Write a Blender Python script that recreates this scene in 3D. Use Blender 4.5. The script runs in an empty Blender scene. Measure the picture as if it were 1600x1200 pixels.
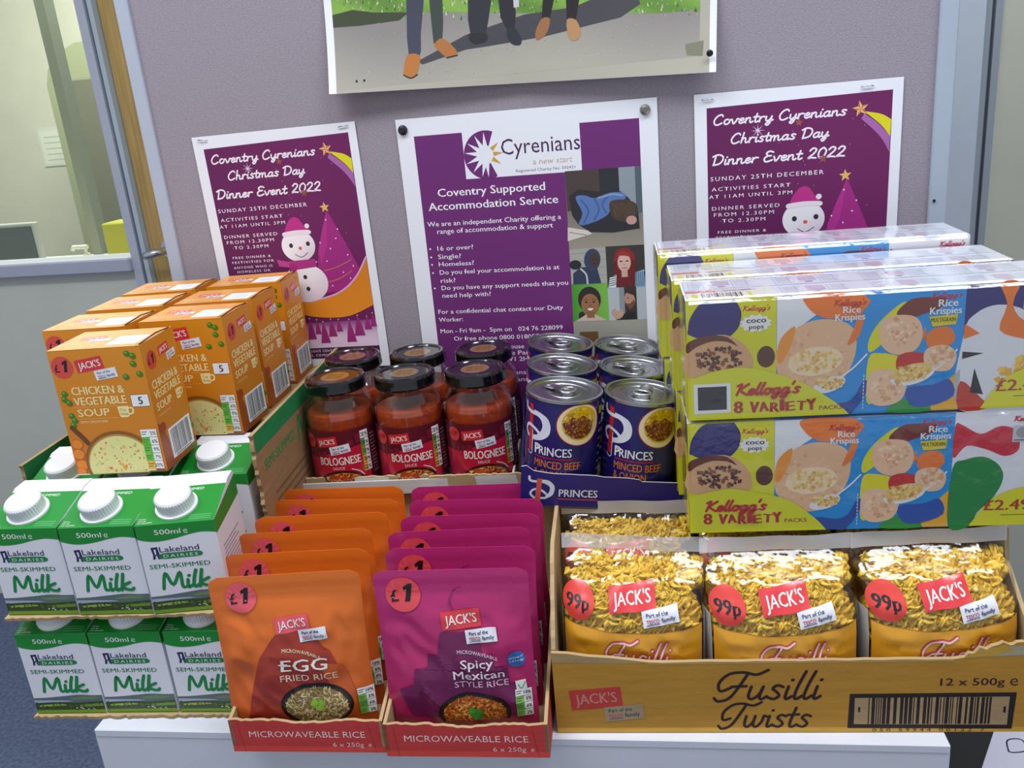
import bpy, math, random
from mathutils import Vector, Matrix, noise
from mathutils.geometry import tessellate_polygon
S = bpy.context.scene
COL = S.collection
PI = math.pi
R = math.radians

# ------------------------------------------------------------------ camera, world, lamps, exposure
cam = bpy.data.objects.new('camera', bpy.data.cameras.new('camera'))
COL.objects.link(cam)
cam.data.sensor_width = 36.0
cam.data.lens = 1381.0 / 1600.0 * 36.0
cam.data.clip_start = 0.02
def aim(yaw, pitch, roll):
    cy, sy, cp, sp = math.cos(yaw), math.sin(yaw), math.cos(pitch), math.sin(pitch)
    f = Vector((-sy * cp, cy * cp, -sp)); r = Vector((cy, sy, 0)); u = r.cross(f)
    c, s = math.cos(roll), math.sin(roll)
    r2 = r * c + u * s; u2 = u * c - r * s
    return Matrix(((r2.x, u2.x, -f.x), (r2.y, u2.y, -f.y), (r2.z, u2.z, -f.z)))
cam.matrix_world = Matrix.Translation((0.151, -1.014, 1.332)) @ aim(0.221, 0.321, -0.092).to_4x4()
S.camera = cam
w = bpy.data.worlds.new('room_light'); S.world = w; w.use_nodes = True
w.node_tree.nodes['Background'].inputs[0].default_value = (0.80, 0.84, 0.92, 1)
w.node_tree.nodes['Background'].inputs[1].default_value = 0.50
def lamp(name, loc, size, power, tgt, col=(0.93, 0.96, 1.0)):
    l = bpy.data.lights.new(name, 'AREA'); l.shape = 'RECTANGLE'; l.size, l.size_y = size; l.energy = power; l.color = col
    o = bpy.data.objects.new(name, l); COL.objects.link(o); o.location = loc
    o.rotation_euler = (Vector(tgt) - Vector(loc)).to_track_quat('-Z', 'Y').to_euler()
    return o
lamp('ceiling_lamp', (-0.75, -0.75, 2.65), (1.2, 0.35), 21, (-0.75, -0.7, 0))
lamp('ceiling_lamp', (0.75, -0.55, 2.65), (1.2, 0.35), 19, (0.75, -0.5, 0))
lamp('ceiling_lamp', (-2.3, 2.2, 2.6), (1.2, 0.6), 75, (-2.3, 2.2, 0), (1.0, 0.99, 0.93))
S.view_settings.view_transform = 'Standard'; S.view_settings.look = 'None'
S.view_settings.gamma = 1.0; S.view_settings.use_curve_mapping = False
S.view_settings.exposure = 0.16

# ------------------------------------------------------------------ colours and materials
def lin(h):
    if not isinstance(h, str): return h
    h = h.lstrip('#')
    out = []
    for i in (0, 2, 4):
        c = int(h[i:i + 2], 16) / 255.0
        out.append(c / 12.92 if c <= 0.04045 else ((c + 0.055) / 1.055) ** 2.4)
    return tuple(out)
def mixc(a, b, t):
    a, b = lin(a), lin(b); t = min(1, max(0, t)); return tuple(x * (1 - t) + y * t for x, y in zip(a, b))
MATS = {}
def mat(name, rough=0.5, metallic=0.0, spec=0.5, coat=0.0, tint=None, bump=None, kind=None, alpha=None, sss=0):
    """Every material reads the print colour of the mesh; tint=(scale, amount) adds a noise tint, bump=(scale, strength, dist)."""
    if name in MATS: return MATS[name]
    m = bpy.data.materials.new(name); m.use_nodes = True; nt = m.node_tree; N = nt.nodes; L = nt.links
    b = N['Principled BSDF']; at = N.new('ShaderNodeAttribute'); at.attribute_name = 'ink'
    b.inputs['Roughness'].default_value = rough; b.inputs['Metallic'].default_value = metallic
    b.inputs['Specular IOR Level'].default_value = spec
    b.inputs['Coat Weight'].default_value = coat; b.inputs['Coat Roughness'].default_value = 0.12
    src = at.outputs['Color']; tc = N.new('ShaderNodeTexCoord')
    if tint:
        n = N.new('ShaderNodeTexNoise'); n.inputs['Scale'].default_value = tint[0]; n.inputs['Detail'].default_value = 5
        mp = N.new('ShaderNodeMapping'); L.new(tc.outputs['Object'], mp.inputs[0]); L.new(mp.outputs[0], n.inputs['Vector'])
        if len(tint) > 2: mp.inputs['Scale'].default_value = tint[2]
        mr = N.new('ShaderNodeMapRange'); mr.inputs['From Min'].default_value = 0.3; mr.inputs['From Max'].default_value = 0.7
        mr.inputs['To Min'].default_value = 1 - tint[1]; mr.inputs['To Max'].default_value = 1 + tint[1]
        L.new(n.outputs['Fac'], mr.inputs['Value'])
        mx = N.new('ShaderNodeVectorMath'); mx.operation = 'SCALE'; L.new(src, mx.inputs[0]); L.new(mr.outputs[0], mx.inputs['Scale']); src = mx.outputs[0]
    L.new(src, b.inputs['Base Color'])
    if bump:
        n2 = N.new('ShaderNodeTexNoise'); n2.inputs['Scale'].default_value = bump[0]; n2.inputs['Detail'].default_value = 4
        mp2 = N.new('ShaderNodeMapping'); L.new(tc.outputs['Object'], mp2.inputs[0]); L.new(mp2.outputs[0], n2.inputs['Vector'])
        if len(bump) > 3: mp2.inputs['Scale'].default_value = bump[3]
        bp = N.new('ShaderNodeBump'); bp.inputs['Strength'].default_value = bump[1]; bp.inputs['Distance'].default_value = bump[2]
        L.new(n2.outputs['Fac'], bp.inputs['Height']); L.new(bp.outputs[0], b.inputs['Normal'])
    if kind:
        out = N['Material Output']; tr = N.new('ShaderNodeBsdfTransparent'); gl = N.new('ShaderNodeBsdfGlossy'); mixs = N.new('ShaderNodeMixShader')
        lw = N.new('ShaderNodeLayerWeight'); lw.inputs['Blend'].default_value = 0.5
        pw = N.new('ShaderNodeMath'); pw.operation = 'POWER'; pw.inputs[1].default_value = 4.5; L.new(lw.outputs['Facing'], pw.inputs[0])
        fr = N.new('ShaderNodeMath'); fr.operation = 'MULTIPLY_ADD'; fr.inputs[1].default_value = 0.85; fr.inputs[2].default_value = 0.045; L.new(pw.outputs[0], fr.inputs[0])
        gl.inputs['Roughness'].default_value = rough; gl.inputs['Color'].default_value = (1, 1, 1, 1)
        L.new(at.outputs['Color'], tr.inputs['Color'])
        fac = fr.outputs[0]
        if alpha:
            ad = N.new('ShaderNodeMath'); ad.operation = 'MULTIPLY_ADD'; ad.inputs[1].default_value = alpha[0]; ad.inputs[2].default_value = alpha[1]; ad.use_clamp = True
            L.new(fr.outputs[0], ad.inputs[0]); fac = ad.outputs[0]
        if bump: L.new(bp.outputs[0], gl.inputs['Normal'])
        L.new(fac, mixs.inputs[0]); L.new(tr.outputs[0], mixs.inputs[1]); L.new(gl.outputs[0], mixs.inputs[2]); L.new(mixs.outputs[0], out.inputs['Surface'])
        if kind == 'haze':                                          # clear plastic that also looks a little milky
            df = N.new('ShaderNodeBsdfDiffuse'); df.inputs['Color'].default_value = (0.97, 0.97, 0.98, 1); m2 = N.new('ShaderNodeMixShader'); m2.inputs[0].default_value = 0.5
            L.new(mixs.outputs[0], m2.inputs[1]); L.new(df.outputs[0], m2.inputs[2]); L.new(m2.outputs[0], out.inputs['Surface'])
    MATS[name] = m
    return m
CARD = mat('printed_card', 0.42, coat=0.15)
PAPER = mat('printed_paper', 0.6)
GLOSS = mat('glossy_print', 0.3, coat=0.3)
FOIL = mat('pouch_laminate', 0.36, coat=0.35, bump=(90, 0.12, 0.002))
FILMPRINT = mat('printed_film', 0.3, coat=0.5)
BOARD = mat('corrugated_cardboard', 0.8, tint=(60, 0.10, (0.4, 0.4, 3)), bump=(300, 0.15, 0.001))
PLAST = mat('white_plastic', 0.35)
LAMIN = mat('painted_panel', 0.45, tint=(30, 0.02))
METAL = mat('tinplate', 0.27, metallic=1.0)
LACQ = mat('black_lacquer', 0.12, coat=0.6)
FABRIC = mat('woven_fabric', 0.95, spec=0.1, tint=(420, 0.15, (1, 1, 2.2)), bump=(700, 0.5, 0.001))
CARPET = mat('carpet_pile', 0.95, spec=0.1, tint=(110, 0.28), bump=(260, 0.6, 0.004))
WOOD = mat('veneer_wood', 0.5, tint=(14, 0.18, (9, 9, 0.5)))
WALLP = mat('wall_paint', 0.8, tint=(8, 0.03))
SAUCE = mat('tomato_sauce', 0.3, tint=(180, 0.22))
FOOD = mat('dry_pasta', 0.5, tint=(120, 0.1))
GLASS = mat('jar_glass', 0.03, kind='clear')
PANE = mat('window_glass', 0.02, kind='clear')
FILM = mat('clear_film', 0.08, kind='clear', alpha=(0.7, 0.02), bump=(16, 0.5, 0.012))
SHRINK = mat('shrink_film', 0.12, kind='clear', alpha=(1.1, 0.02), bump=(24, 0.35, 0.006))
SEAL = mat('sealed_film', 0.22, kind='haze', alpha=(1.5, 0.08), bump=(60, 0.4, 0.004))

# ------------------------------------------------------------------ mesh builder
class Geo:
    def __init__(s): s.v = []; s.f = []; s.c = []; s.m = []; s.s = []
    def add(s, vs, fs, col, mi=0, smooth=False):
        o = len(s.v); s.v += [tuple(p) for p in vs]
        fn = col if callable(col) else None
        c0 = None if fn else lin(col)
        for f in fs:
            s.f.append(tuple(o + i for i in f)); s.m.append(mi); s.s.append(smooth)
            s.c.append([fn(s.v[o + i]) for i in f] if fn else c0)
        return s
    def box(s, x0, x1, y0, y1, z0, z1, col, mi=0, bev=0.0):
        if bev:
            return s.rbox(x0, x1, y0, y1, z0, z1, col, mi, bev)
        v = [(x, y, z) for z in (z0, z1) for y in (y0, y1) for x in (x0, x1)]
        return s.add(v, [(0, 2, 3, 1), (4, 5, 7, 6), (0, 1, 5, 4), (1, 3, 7, 5), (3, 2, 6, 7), (2, 0, 4, 6)], col, mi)
    def rbox(s, x0, x1, y0, y1, z0, z1, col, mi=0, b=0.001):
        # box with chamfered edges
        X, Y, Z = (x0, x1), (y0, y1), (z0, z1); v = []; idx = {}
        for i in (0, 1):
            for j in (0, 1):
                for k in (0, 1):
                    sx, sy, sz = 1 - 2 * i, 1 - 2 * j, 1 - 2 * k
                    for a in range(3):
                        p = [X[i] + sx * b, Y[j] + sy * b, Z[k] + sz * b]; p[a] = (X[i], Y[j], Z[k])[a]
                        idx[i, j, k, a] = len(v); v.append(p)
        f = []
        for a in range(3):
            o = [q for q in range(3) if q != a]
            for t in (0, 1):
                q = []
                for (m, n) in ((0, 0), (1, 0), (1, 1), (0, 1)):
                    key = [0, 0, 0]; key[a] = t; key[o[0]] = m; key[o[1]] = n; q.append(idx[key[0], key[1], key[2], a])
                f.append(q)
            for m in (0, 1):
                for n in (0, 1):
                    q = []
                    for t, ax in ((0, o[0]), (1, o[0]), (1, o[1]), (0, o[1])):
                        key = [0, 0, 0]; key[a] = t; key[o[0]] = m; key[o[1]] = n; q.append(idx[key[0], key[1], key[2], ax])
                    f.append(q)
        for i in (0, 1):
            for j in (0, 1):
                for k in (0, 1): f.append([idx[i, j, k, a] for a in range(3)])
        return s.add(v, f, col, mi)
    def grid(s, fn, nu, nv, col, mi=0, smooth=True, wrap=False):
        v = [fn(i / nu, j / nv) for j in range(nv + 1) for i in range(nu + (0 if wrap else 1))]
        n = nu if wrap else nu + 1
        f = [(j * n + i, j * n + (i + 1) % n, (j + 1) * n + (i + 1) % n, (j + 1) * n + i) for j in range(nv) for i in range(nu)]
        return s.add(v, f, col, mi, smooth)
    def lathe(s, prof, n, col, mi=0, at=(0, 0, 0), smooth=True, cols=None):
        k = len(prof); v = []
        for (r, z) in prof:
            for i in range(n):
                a = 2 * PI * i / n; v.append((at[0] + r * math.cos(a), at[1] + r * math.sin(a), at[2] + z))
        for j in range(k - 1):
            f = [(j * n + i, j * n + (i + 1) % n, (j + 1) * n + (i + 1) % n, (j + 1) * n + i) for i in range(n)]
            o = len(s.v)
            s.add(v[j * n:(j + 2) * n], [tuple(q - j * n for q in ff) for ff in f], cols[j] if cols else col, mi, smooth)
        return s
    def tube(s, pts, r, n, col, mi=0, closed=False, smooth=True, flat=1.0):
        P = [Vector(p) for p in pts]; m = len(P); rings = []
        for i in range(m):
            a = P[(i - 1) % m] if closed or i else P[i]; b = P[(i + 1) % m] if closed or i < m - 1 else P[i]
            t = (b - a).normalized(); up = Vector((0, 0, 1)) if abs(t.z) < 0.9 else Vector((0, 1, 0))
            x = t.cross(up).normalized(); y = x.cross(t)
            rr = r[i] if isinstance(r, (list, tuple)) else r
            rings.append([P[i] + x * rr * math.cos(2 * PI * k / n) + y * rr * flat * math.sin(2 * PI * k / n) for k in range(n)])
        v = [p for rg in rings for p in rg]
        f = []
        for i in range(m if closed else m - 1):
            j = (i + 1) % m
            f += [(i * n + k, i * n + (k + 1) % n, j * n + (k + 1) % n, j * n + k) for k in range(n)]
        if not closed: f += [tuple(range(n)), tuple(range((m - 1) * n, m * n))]
        return s.add(v, f, col, mi, smooth)
    def slab(s, pts, mp, th, col, mi=0, edge=None):
        """polygon outline in mm extruded by th (metres) behind the plane of mp"""
        n = len(pts); fr = [mp(x, y, 0) for x, y in pts]; bk = [mp(x, y, -th) for x, y in pts]
        tris = tessellate_polygon([[Vector((x, y, 0)) for x, y in pts]])
        s.add(fr, [tuple(t) for t in tris], col, mi); s.add(bk, [tuple(t) for t in tris], edge or col, mi)
        s.add(fr + bk, [(i, (i + 1) % n, n + (i + 1) % n, n + i) for i in range(n)], edge or col, mi)
        return s
    def build(s, name, mats, parent=None, loc=None):
        me = bpy.data.meshes.new(name); me.from_pydata(s.v, [], s.f)
        if not isinstance(mats, (list, tuple)): mats = [mats]
        for m in mats: me.materials.append(m)
        me.polygons.foreach_set('material_index', s.m); me.polygons.foreach_set('use_smooth', s.s)
        at = me.attributes.new('ink', 'FLOAT_COLOR', 'CORNER'); buf = []
        for f, c in zip(s.f, s.c):
            if isinstance(c, list):
                for q in c: buf += [q[0], q[1], q[2], 1.0]
            else: buf += [c[0], c[1], c[2], 1.0] * len(f)
        at.data.foreach_set('color', buf); me.update()
        o = bpy.data.objects.new(name, me); COL.objects.link(o)
        if parent: o.parent = parent
        if loc: o.location = loc
        return o

def tag(o, label=None, cat=None, group=None, kind=None):
    if label: o['label'] = label
    if cat: o['category'] = cat
    if group: o['group'] = group
    if kind: o['kind'] = kind
    return o
def thing(name, label, cat, loc=(0, 0, 0), rz=0.0, group=None, rot=None):
    o = bpy.data.objects.new(name, None); o.empty_display_size = 0.02; COL.objects.link(o)
    o.location = loc; o.rotation_euler = rot if rot else (0, 0, R(rz))
    return tag(o, label, cat, group)
def copy_tree(o, label=None, loc=None, rz=None, rot=None, parent=None):
    c = o.copy(); COL.objects.link(c)
    if parent: c.parent = parent
    if label: c['label'] = label
    if loc: c.location = loc
    if rot: c.rotation_euler = rot
    elif rz is not None: c.rotation_euler = (0, 0, R(rz))
    for ch in list(o.children): copy_tree(ch, parent=c)
    return c

# ------------------------------------------------------------------ printed artwork: flat inks laid on a surface
FONT_H = None
TXT = {}
def text_mesh(t, bold, space):
    key = (t, bold, space)
    if key in TXT: return TXT[key]
    cu = bpy.data.curves.new('lettering', 'FONT'); cu.body = t; cu.offset = bold; cu.space_character = space; cu.resolution_u = 2
    ob = bpy.data.objects.new('lettering', cu); COL.objects.link(ob)
    dg = bpy.context.evaluated_depsgraph_get()
    me = bpy.data.meshes.new_from_object(ob.evaluated_get(dg))
    v = [(p.co.x, p.co.y) for p in me.vertices]; tris = []
    for p in me.polygons:
        q = list(p.vertices); tris += [(q[0], q[i], q[i + 1]) for i in range(1, len(q) - 1)]
    bpy.data.objects.remove(ob); bpy.data.curves.remove(cu); bpy.data.meshes.remove(me)
    TXT[key] = (v, tris)
    return TXT[key]
v_, t_ = text_mesh('H', 0.0, 1.0)
CAPH = max(p[1] for p in v_)

def crom(pts, n=6, closed=False):
    m = len(pts); out = []
    if m < 3 and not closed: return list(pts)
    for i in range(m if closed else m - 1):
        p = [pts[(i + k) % m] if closed else pts[min(max(i + k, 0), m - 1)] for k in (-1, 0, 1, 2)]
        for j in range(n):
            t = j / n
            out.append(tuple(0.5 * (2 * p[1][a] + (p[2][a] - p[0][a]) * t + (2 * p[0][a] - 5 * p[1][a] + 4 * p[2][a] - p[3][a]) * t * t + (3 * p[1][a] - p[0][a] - 3 * p[2][a] + p[3][a]) * t ** 3) for a in (0, 1)))
    if not closed: out.append(tuple(pts[-1]))
    return out
_n = [[(.05, .46), (.05, 0)], [(.05, .25), (.17, .46), (.28, .42), (.29, .1), (.36, 0), (.47, .1)]]
_a = [[(.34, .42), (.2, .48), (.06, .3), (.06, .08), (.16, 0), (.3, .15), (.35, .46)], [(.35, .46), (.32, .08), (.38, 0), (.47, .1)]]
GLY = {
 'C': (.6, [[(.52, .8), (.42, .97), (.2, .85), (.05, .45), (.12, .08), (.3, 0), (.52, .16)]]),
 'o': (.44, [[(.24, .48), (.1, .42), (.05, .2), (.14, .01), (.3, .08), (.36, .3), (.26, .47), (.32, .4), (.46, .42)]]),
 'v': (.42, [[(.03, .45), (.1, .2), (.16, 0), (.28, .22), (.34, .46), (.44, .42)]]),
 'e': (.38, [[(.05, .22), (.2, .26), (.31, .38), (.2, .48), (.08, .36), (.06, .12), (.17, 0), (.38, .14)]]),
 'n': (.47, _n), 'r': (.36, [[(.06, .46), (.06, 0)], [(.06, .25), (.18, .46), (.34, .44)]]),
 't': (.32, [[(.17, .8), (.12, .3), (.13, .05), (.2, 0), (.32, .1)], [(.0, .5), (.3, .52)]]),
 'y': (.46, [[(.05, .46), (.06, .12), (.16, .02), (.3, .2), (.36, .46)], [(.36, .46), (.32, -.1), (.2, -.38), (.08, -.28), (.22, -.08), (.46, .1)]]),
 'i': (.22, [[(.08, .46), (.07, .08), (.12, 0), (.22, .1)], [(.12, .68), (.14, .7)]]),
 'a': (.46, _a), 's': (.36, [[(.32, .44), (.18, .5), (.09, .38), (.2, .26), (.28, .12), (.18, 0), (.03, .06)]]),
 'h': (.47, [[(.12, 1), (.05, 0)]] + _n[1:]),
 'm': (.68, [[(.05, .46), (.05, 0)], [(.05, .25), (.16, .46), (.25, .42), (.26, 0)], [(.26, .25), (.37, .46), (.47, .42), (.48, .1), (.55, 0), (.68, .1)]]),
 'D': (.68, [[(.17, .92), (.12, 0)], [(0, .8), (.25, .97), (.52, .85), (.6, .5), (.45, .12), (.1, 0)]]),
 'E': (.52, [[(.47, .86), (.27, .97), (.1, .8), (.22, .55), (.38, .54)], [(.22, .55), (.05, .35), (.08, .06), (.25, 0), (.49, .14)]]),
 '2': (.5, [[(.06, .72), (.2, .95), (.38, .85), (.34, .55), (.05, .05), (.2, .08), (.46, .03)]]),
 '0': (.52, [[(.28, .95), (.1, .75), (.06, .3), (.2, 0), (.38, .2), (.44, .65), (.28, .95)]]),
 'g': (.46, [_a[0], [(.36, .46), (.32, -.1), (.2, -.38), (.06, -.28), (.2, -.08), (.47, .1)]]),
 'l': (.22, [[(.16, 1), (.08, .5), (.06, .1), (.12, 0), (.24, .12)]]),
 'K': (.62, [[(.2, .95), (.06, 0)], [(0, .8), (.2, .95)], [(.55, .95), (.2, .48), (.35, .2), (.6, .0)]]),
 'k': (.44, [[(.14, 1), (.04, 0)], [(.36, .48), (.08, .24), (.22, .06), (.42, .02), (.48, .12)]]),
 'w': (.62, [[(.05, .46), (.06, .1), (.16, 0), (.28, .2), (.3, .46)], [(.3, .46), (.3, .1), (.4, 0), (.52, .22), (.54, .46), (.64, .42)]]),
 'u': (.48, [[(.06, .46), (.05, .12), (.14, 0), (.28, .15), (.34, .46)], [(.34, .46), (.31, .08), (.38, 0), (.48, .1)]]),
 'F': (.52, [[(.1, .42), (-.12, .3), (-.2, .6), (-.02, .92), (.3, .98), (.62, .9), (.86, 1.06)], [(.42, .96), (.3, .5), (.14, .05), (-.1, -.08), (-.22, .04)], [(.12, .46), (.46, .48)]]),
 'T': (.44, [[(.06, .36), (-.14, .3), (-.18, .62), (.02, .92), (.3, .98), (.6, .9), (.8, 1.04)], [(.4, .96), (.28, .5), (.12, .05), (-.1, -.08), (-.22, .04)]]),
 'M': (.82, [[(.04, 0), (.14, .95), (.38, .2), (.64, .95), (.7, .1), (.8, .02)]]),
 "'": (.16, [[(.12, 1), (.06, .78)]]), ' ': (.3, [])}

class Art:
    """flat printed inks in millimetres; each call lays a layer of triangles"""
    def __init__(s): s.T = []; s.lay = 1
    def up(s): s.lay += 1; return s
    def tri(s, vs, fs, col): s.T.append((vs, fs, col, s.lay)); return s
    def poly(s, pts, col, smooth=0):
        if smooth: pts = crom(pts, smooth, True)
        return s.tri(list(pts), [tuple(t) for t in tessellate_polygon([[Vector((x, y, 0)) for x, y in pts]])], col)
    def rect(s, x0, y0, x1, y1, col, rot=0.0):
        return s.quad([(x0, y0), (x1, y0), (x1, y1), (x0, y1)], col, rot)
    def quad(s, p, col, rot=0.0):
        if rot:
            cx = sum(a for a, b in p) / 4; cy = sum(b for a, b in p) / 4; c, n = math.cos(R(rot)), math.sin(R(rot))
            p = [(cx + (a - cx) * c - (b - cy) * n, cy + (a - cx) * n + (b - cy) * c) for a, b in p]
        return s.tri(list(p), [(0, 1, 2), (0, 2, 3)], col)
    def ell(s, cx, cy, rx, ry, col, n=28, rot=0.0, a0=0, a1=360, clip=None):
        c, q = math.cos(R(rot)), math.sin(R(rot)); pts = []
        for i in range(n + (0 if a1 - a0 >= 360 else 1)):
            a = R(a0 + (a1 - a0) * i / n); x, y = rx * math.cos(a), ry * math.sin(a)
            px, py = cx + x * c - y * q, cy + x * q + y * c
            if clip: px = min(max(px, clip[0]), clip[2]); py = min(max(py, clip[1]), clip[3])
            pts.append((px, py))
        m = len(pts)
        mx = sum(p[0] for p in pts) / m; my = sum(p[1] for p in pts) / m
        return s.tri(pts + [(mx, my)], [(i, (i + 1) % m, m) for i in range(m)], col)
    def line(s, pts, wd, col, sm=0, taper=False):
        if sm: pts = crom(pts, sm)
        n = len(pts); L = []
        for i in range(n):
            a, b = pts[max(i - 1, 0)], pts[min(i + 1, n - 1)]; dx, dy = b[0] - a[0], b[1] - a[1]; d = math.hypot(dx, dy) or 1
            h = wd / 2 * ((1 - 0.75 * abs(2 * i / (n - 1) - 1)) if taper else 1)
            L += [(pts[i][0] - dy / d * h, pts[i][1] + dx / d * h), (pts[i][0] + dy / d * h, pts[i][1] - dx / d * h)]
        s.tri(L, [(2 * i, 2 * i + 1, 2 * i + 3) for i in range(n - 1)] + [(2 * i, 2 * i + 3, 2 * i + 2) for i in range(n - 1)], col)
        if not taper:
            for p in (pts[0], pts[-1]): s.ell(p[0], p[1], wd / 2, wd / 2, col, 8)
        return s
    def text(s, t, x, y, h, col, al='L', fit=None, sx=1.0, bold=0.0, shear=0.0, rot=0.0, sp=1.0, arc=None):
        v, f = text_mesh(t, min(0.0, bold), sp)
        if not v: return s
        k = h / CAPH; x0 = min(p[0] for p in v); x1 = max(p[0] for p in v); wd = (x1 - x0) * k * sx
        if fit: sx *= fit / wd; wd = fit
        off = {'L': 0, 'C': -wd / 2, 'R': -wd}[al]; c, q = math.cos(R(rot)), math.sin(R(rot)); o = []
        for a, b in v:
            px = (a - x0) * k * sx + off + shear * b * k; py = b * k
            if arc: py += arc * (1 - (px / (wd / 2)) ** 2)
            o.append((x + px * c - py * q, y + px * q + py * c))
        d = bold * .5 * k if bold > .008 else 0                     # heavier weights: the letters struck three times side by side
        for e in ((-d, 0, d) if d else (0,)): s.tri([(a + e * c, b + e * q) for a, b in o], f, col)
        return s
    def script(s, t, x, y, h, col, wd, fit=None, shear=0.18, rot=0.0, taper=False, gap=1.0):
        tot = sum(GLY[c][0] for c in t) * h * gap; k = (fit / tot) if fit else 1.0; pen = 0.0; c, q = math.cos(R(rot)), math.sin(R(rot))
        for ch in t:
            adv, st = GLY[ch]
            for path in st:
                pp = [((pen * gap + a) * h * k + shear * b * h, b * h) for a, b in crom(path, 5)]
                s.line([(x + a * c - b * q, y + a * q + b * c) for a, b in pp], wd, col)
            pen += adv
        return s
    def star(s, cx, cy, r, col, n=5, inner=.42, rot=90, col2=None):
        P = [(cx + (r if i % 2 == 0 else r * inner) * math.cos(R(rot + 180 * i / n)), cy + (r if i % 2 == 0 else r * inner) * math.sin(R(rot + 180 * i / n))) for i in range(2 * n)]
        for i in range(2 * n): s.tri([(cx, cy), P[i], P[(i + 1) % (2 * n)]], [(0, 1, 2)], col if (i % 2 == 0 or not col2) else col2)
        return s
    def barcode(s, x0, y0, x1, y1, col='201c20', seed=1, n=30):
        rr = random.Random(seed); x = x0; u = (x1 - x0) / (n * 3.1)
        while x < x1:
            wv = u * rr.choice((1, 1, 2, 3)); s.rect(x, y0, min(x + wv, x1), y1, col); x += wv + u * rr.choice((1, 1, 2, 3))
        return s
    def emit(s, g, mp, mi=0, maxe=None, dl=3.5e-5, base=6e-5, smooth=False, flip=False):
        # inks lie one upon another only where they overlap, so the print stays thin
        n = len(s.T); cnt = {}; bb = []; lv = []
        for vs, fs, col, lay in s.T:
            cnt[lay] = cnt.get(lay, 0) + 1
            bb.append((min(p[0] for p in vs), min(p[1] for p in vs), max(p[0] for p in vs), max(p[1] for p in vs)))
        for i in range(n):
            x0, y0, x1, y1 = bb[i]; li = s.T[i][3]; many = cnt[li] > 45; top = 0
            for j in range(i):
                if lv[j] > top and not (many and s.T[j][3] == li):
                    q = bb[j]
                    if q[0] < x1 and q[2] > x0 and q[1] < y1 and q[3] > y0: top = lv[j]
            lv.append(top + 1)
        for i, ((vs, fs, col, grp), lay) in enumerate(zip(s.T, lv)):
            if cnt[grp] > 45: lay += .85 * ((i * .618) % 1)           # crumbs and grains of one layer never share a plane
            vs = list(vs); fs = list(fs)
            if maxe:
                for _ in range(7):
                    mid = {}; out = []; ch = False
                    def mpt(a, b):
                        k = (a, b) if a < b else (b, a)
                        if math.hypot(vs[a][0] - vs[b][0], vs[a][1] - vs[b][1]) <= maxe: return None
                        if k not in mid: mid[k] = len(vs); vs.append(((vs[a][0] + vs[b][0]) / 2, (vs[a][1] + vs[b][1]) / 2))
                        return mid[k]
                    for a, b, c in fs:
                        m = [mpt(a, b), mpt(b, c), mpt(c, a)]; k = sum(x is not None for x in m)
                        if not k: out.append((a, b, c)); continue
                        ch = True
                        if k == 3: out += [(a, m[0], m[2]), (m[0], b, m[1]), (m[2], m[1], c), (m[0], m[1], m[2])]
                        else:
                            ring = []
                            for p, x in zip((a, b, c), m):
                                ring.append(p)
                                if x is not None: ring.append(x)
                            st = next(i for i, p in enumerate(ring) if p not in (a, b, c))
                            ring = ring[st:] + ring[:st]
                            out += [(ring[0], ring[i], ring[i + 1]) for i in range(1, len(ring) - 1)]
                    fs = out
                    if not ch: break
            h = base + dl * lay; P = [mp(x, y, h) for x, y in vs]
            if callable(col):
                cv = [col(x, y) for x, y in vs]; o = len(g.v); g.v += [tuple(p) for p in P]
                for f in fs: g.f.append(tuple(o + i for i in f)); g.m.append(mi); g.s.append(smooth); g.c.append([lin(cv[i]) for i in f])
            else: g.add(P, fs, col, mi, smooth)
        return g
def plane(o, ex, ey):
    o, ex, ey = Vector(o), Vector(ex), Vector(ey); n = ex.cross(ey).normalized()
    return lambda u, v, h: o + ex * (u / 1000) + ey * (v / 1000) + n * h
def front(o=(0, 0, 0)): return plane(o, (1, 0, 0), (0, 0, 1))      # faces the viewer (-y)

# ================================================================== the room
def struct(name, g, m, kind='structure'):
    o = g.build(name, m); o['kind'] = kind; return o
struct('floor', Geo().box(-4.5, 3.2, -2.6, 3.6, -0.05, 0.0, '66728e'), CARPET)
g = Geo()                                                            # partition wall one metre behind the display
g.box(-4.5, -1.246, 1.0, 1.06, 0.0, 0.977, 'd0d3c6'); g.box(-4.5, -1.2, 1.0, 1.06, 2.45, 2.9, 'b9bfba')
g.box(-0.30, 0.60, 1.0, 1.06, 0.0, 2.9, 'b9bfba'); g.box(0.742, 3.2, 1.0, 1.06, 0.0, 2.9, 'c6c8b8'); g.box(-1.2, -0.30, 1.0, 1.06, 2.1, 2.9, 'b9bfba')
struct('wall_back', g, WALLP)
g = Geo(); g.box(-1.255, -1.232, 0.985, 1.06, 0.0, 2.45, 'b7bcc9'); g.box(-1.232, -1.226, 1.0, 1.06, 0.0, 2.45, '59616c'); g.box(-1.226, -1.214, 0.99, 1.06, 0.0, 2.1, 'b4c2cc')
g.box(-4.5, -1.255, 0.97, 1.06, 0.977, 1.013, 'b2b5c6', bev=0.004); g.box(-4.5, -1.255, 0.985, 1.06, 2.41, 2.45, 'b2b5c6')
win = struct('window_1', g, LAMIN)
p = Geo().box(-4.5, -1.255, 1.02, 1.026, 1.013, 2.41, 'f2f5ee').build('glass_pane', PANE, win)
g = Geo().box(-1.212, -0.302, 1.01, 1.05, 0.004, 2.1, 'b8975a')
door = struct('door_1', g, WOOD)
g = Geo(); g.lathe([(0.0, -0.006), (0.026, -0.006), (0.026, 0.0), (0.0, 0.0)], 20, 'c9ccd0')
g.v = [(x - 1.152, 1.004 - z, y + 1.025) for x, y, z in g.v]
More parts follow.
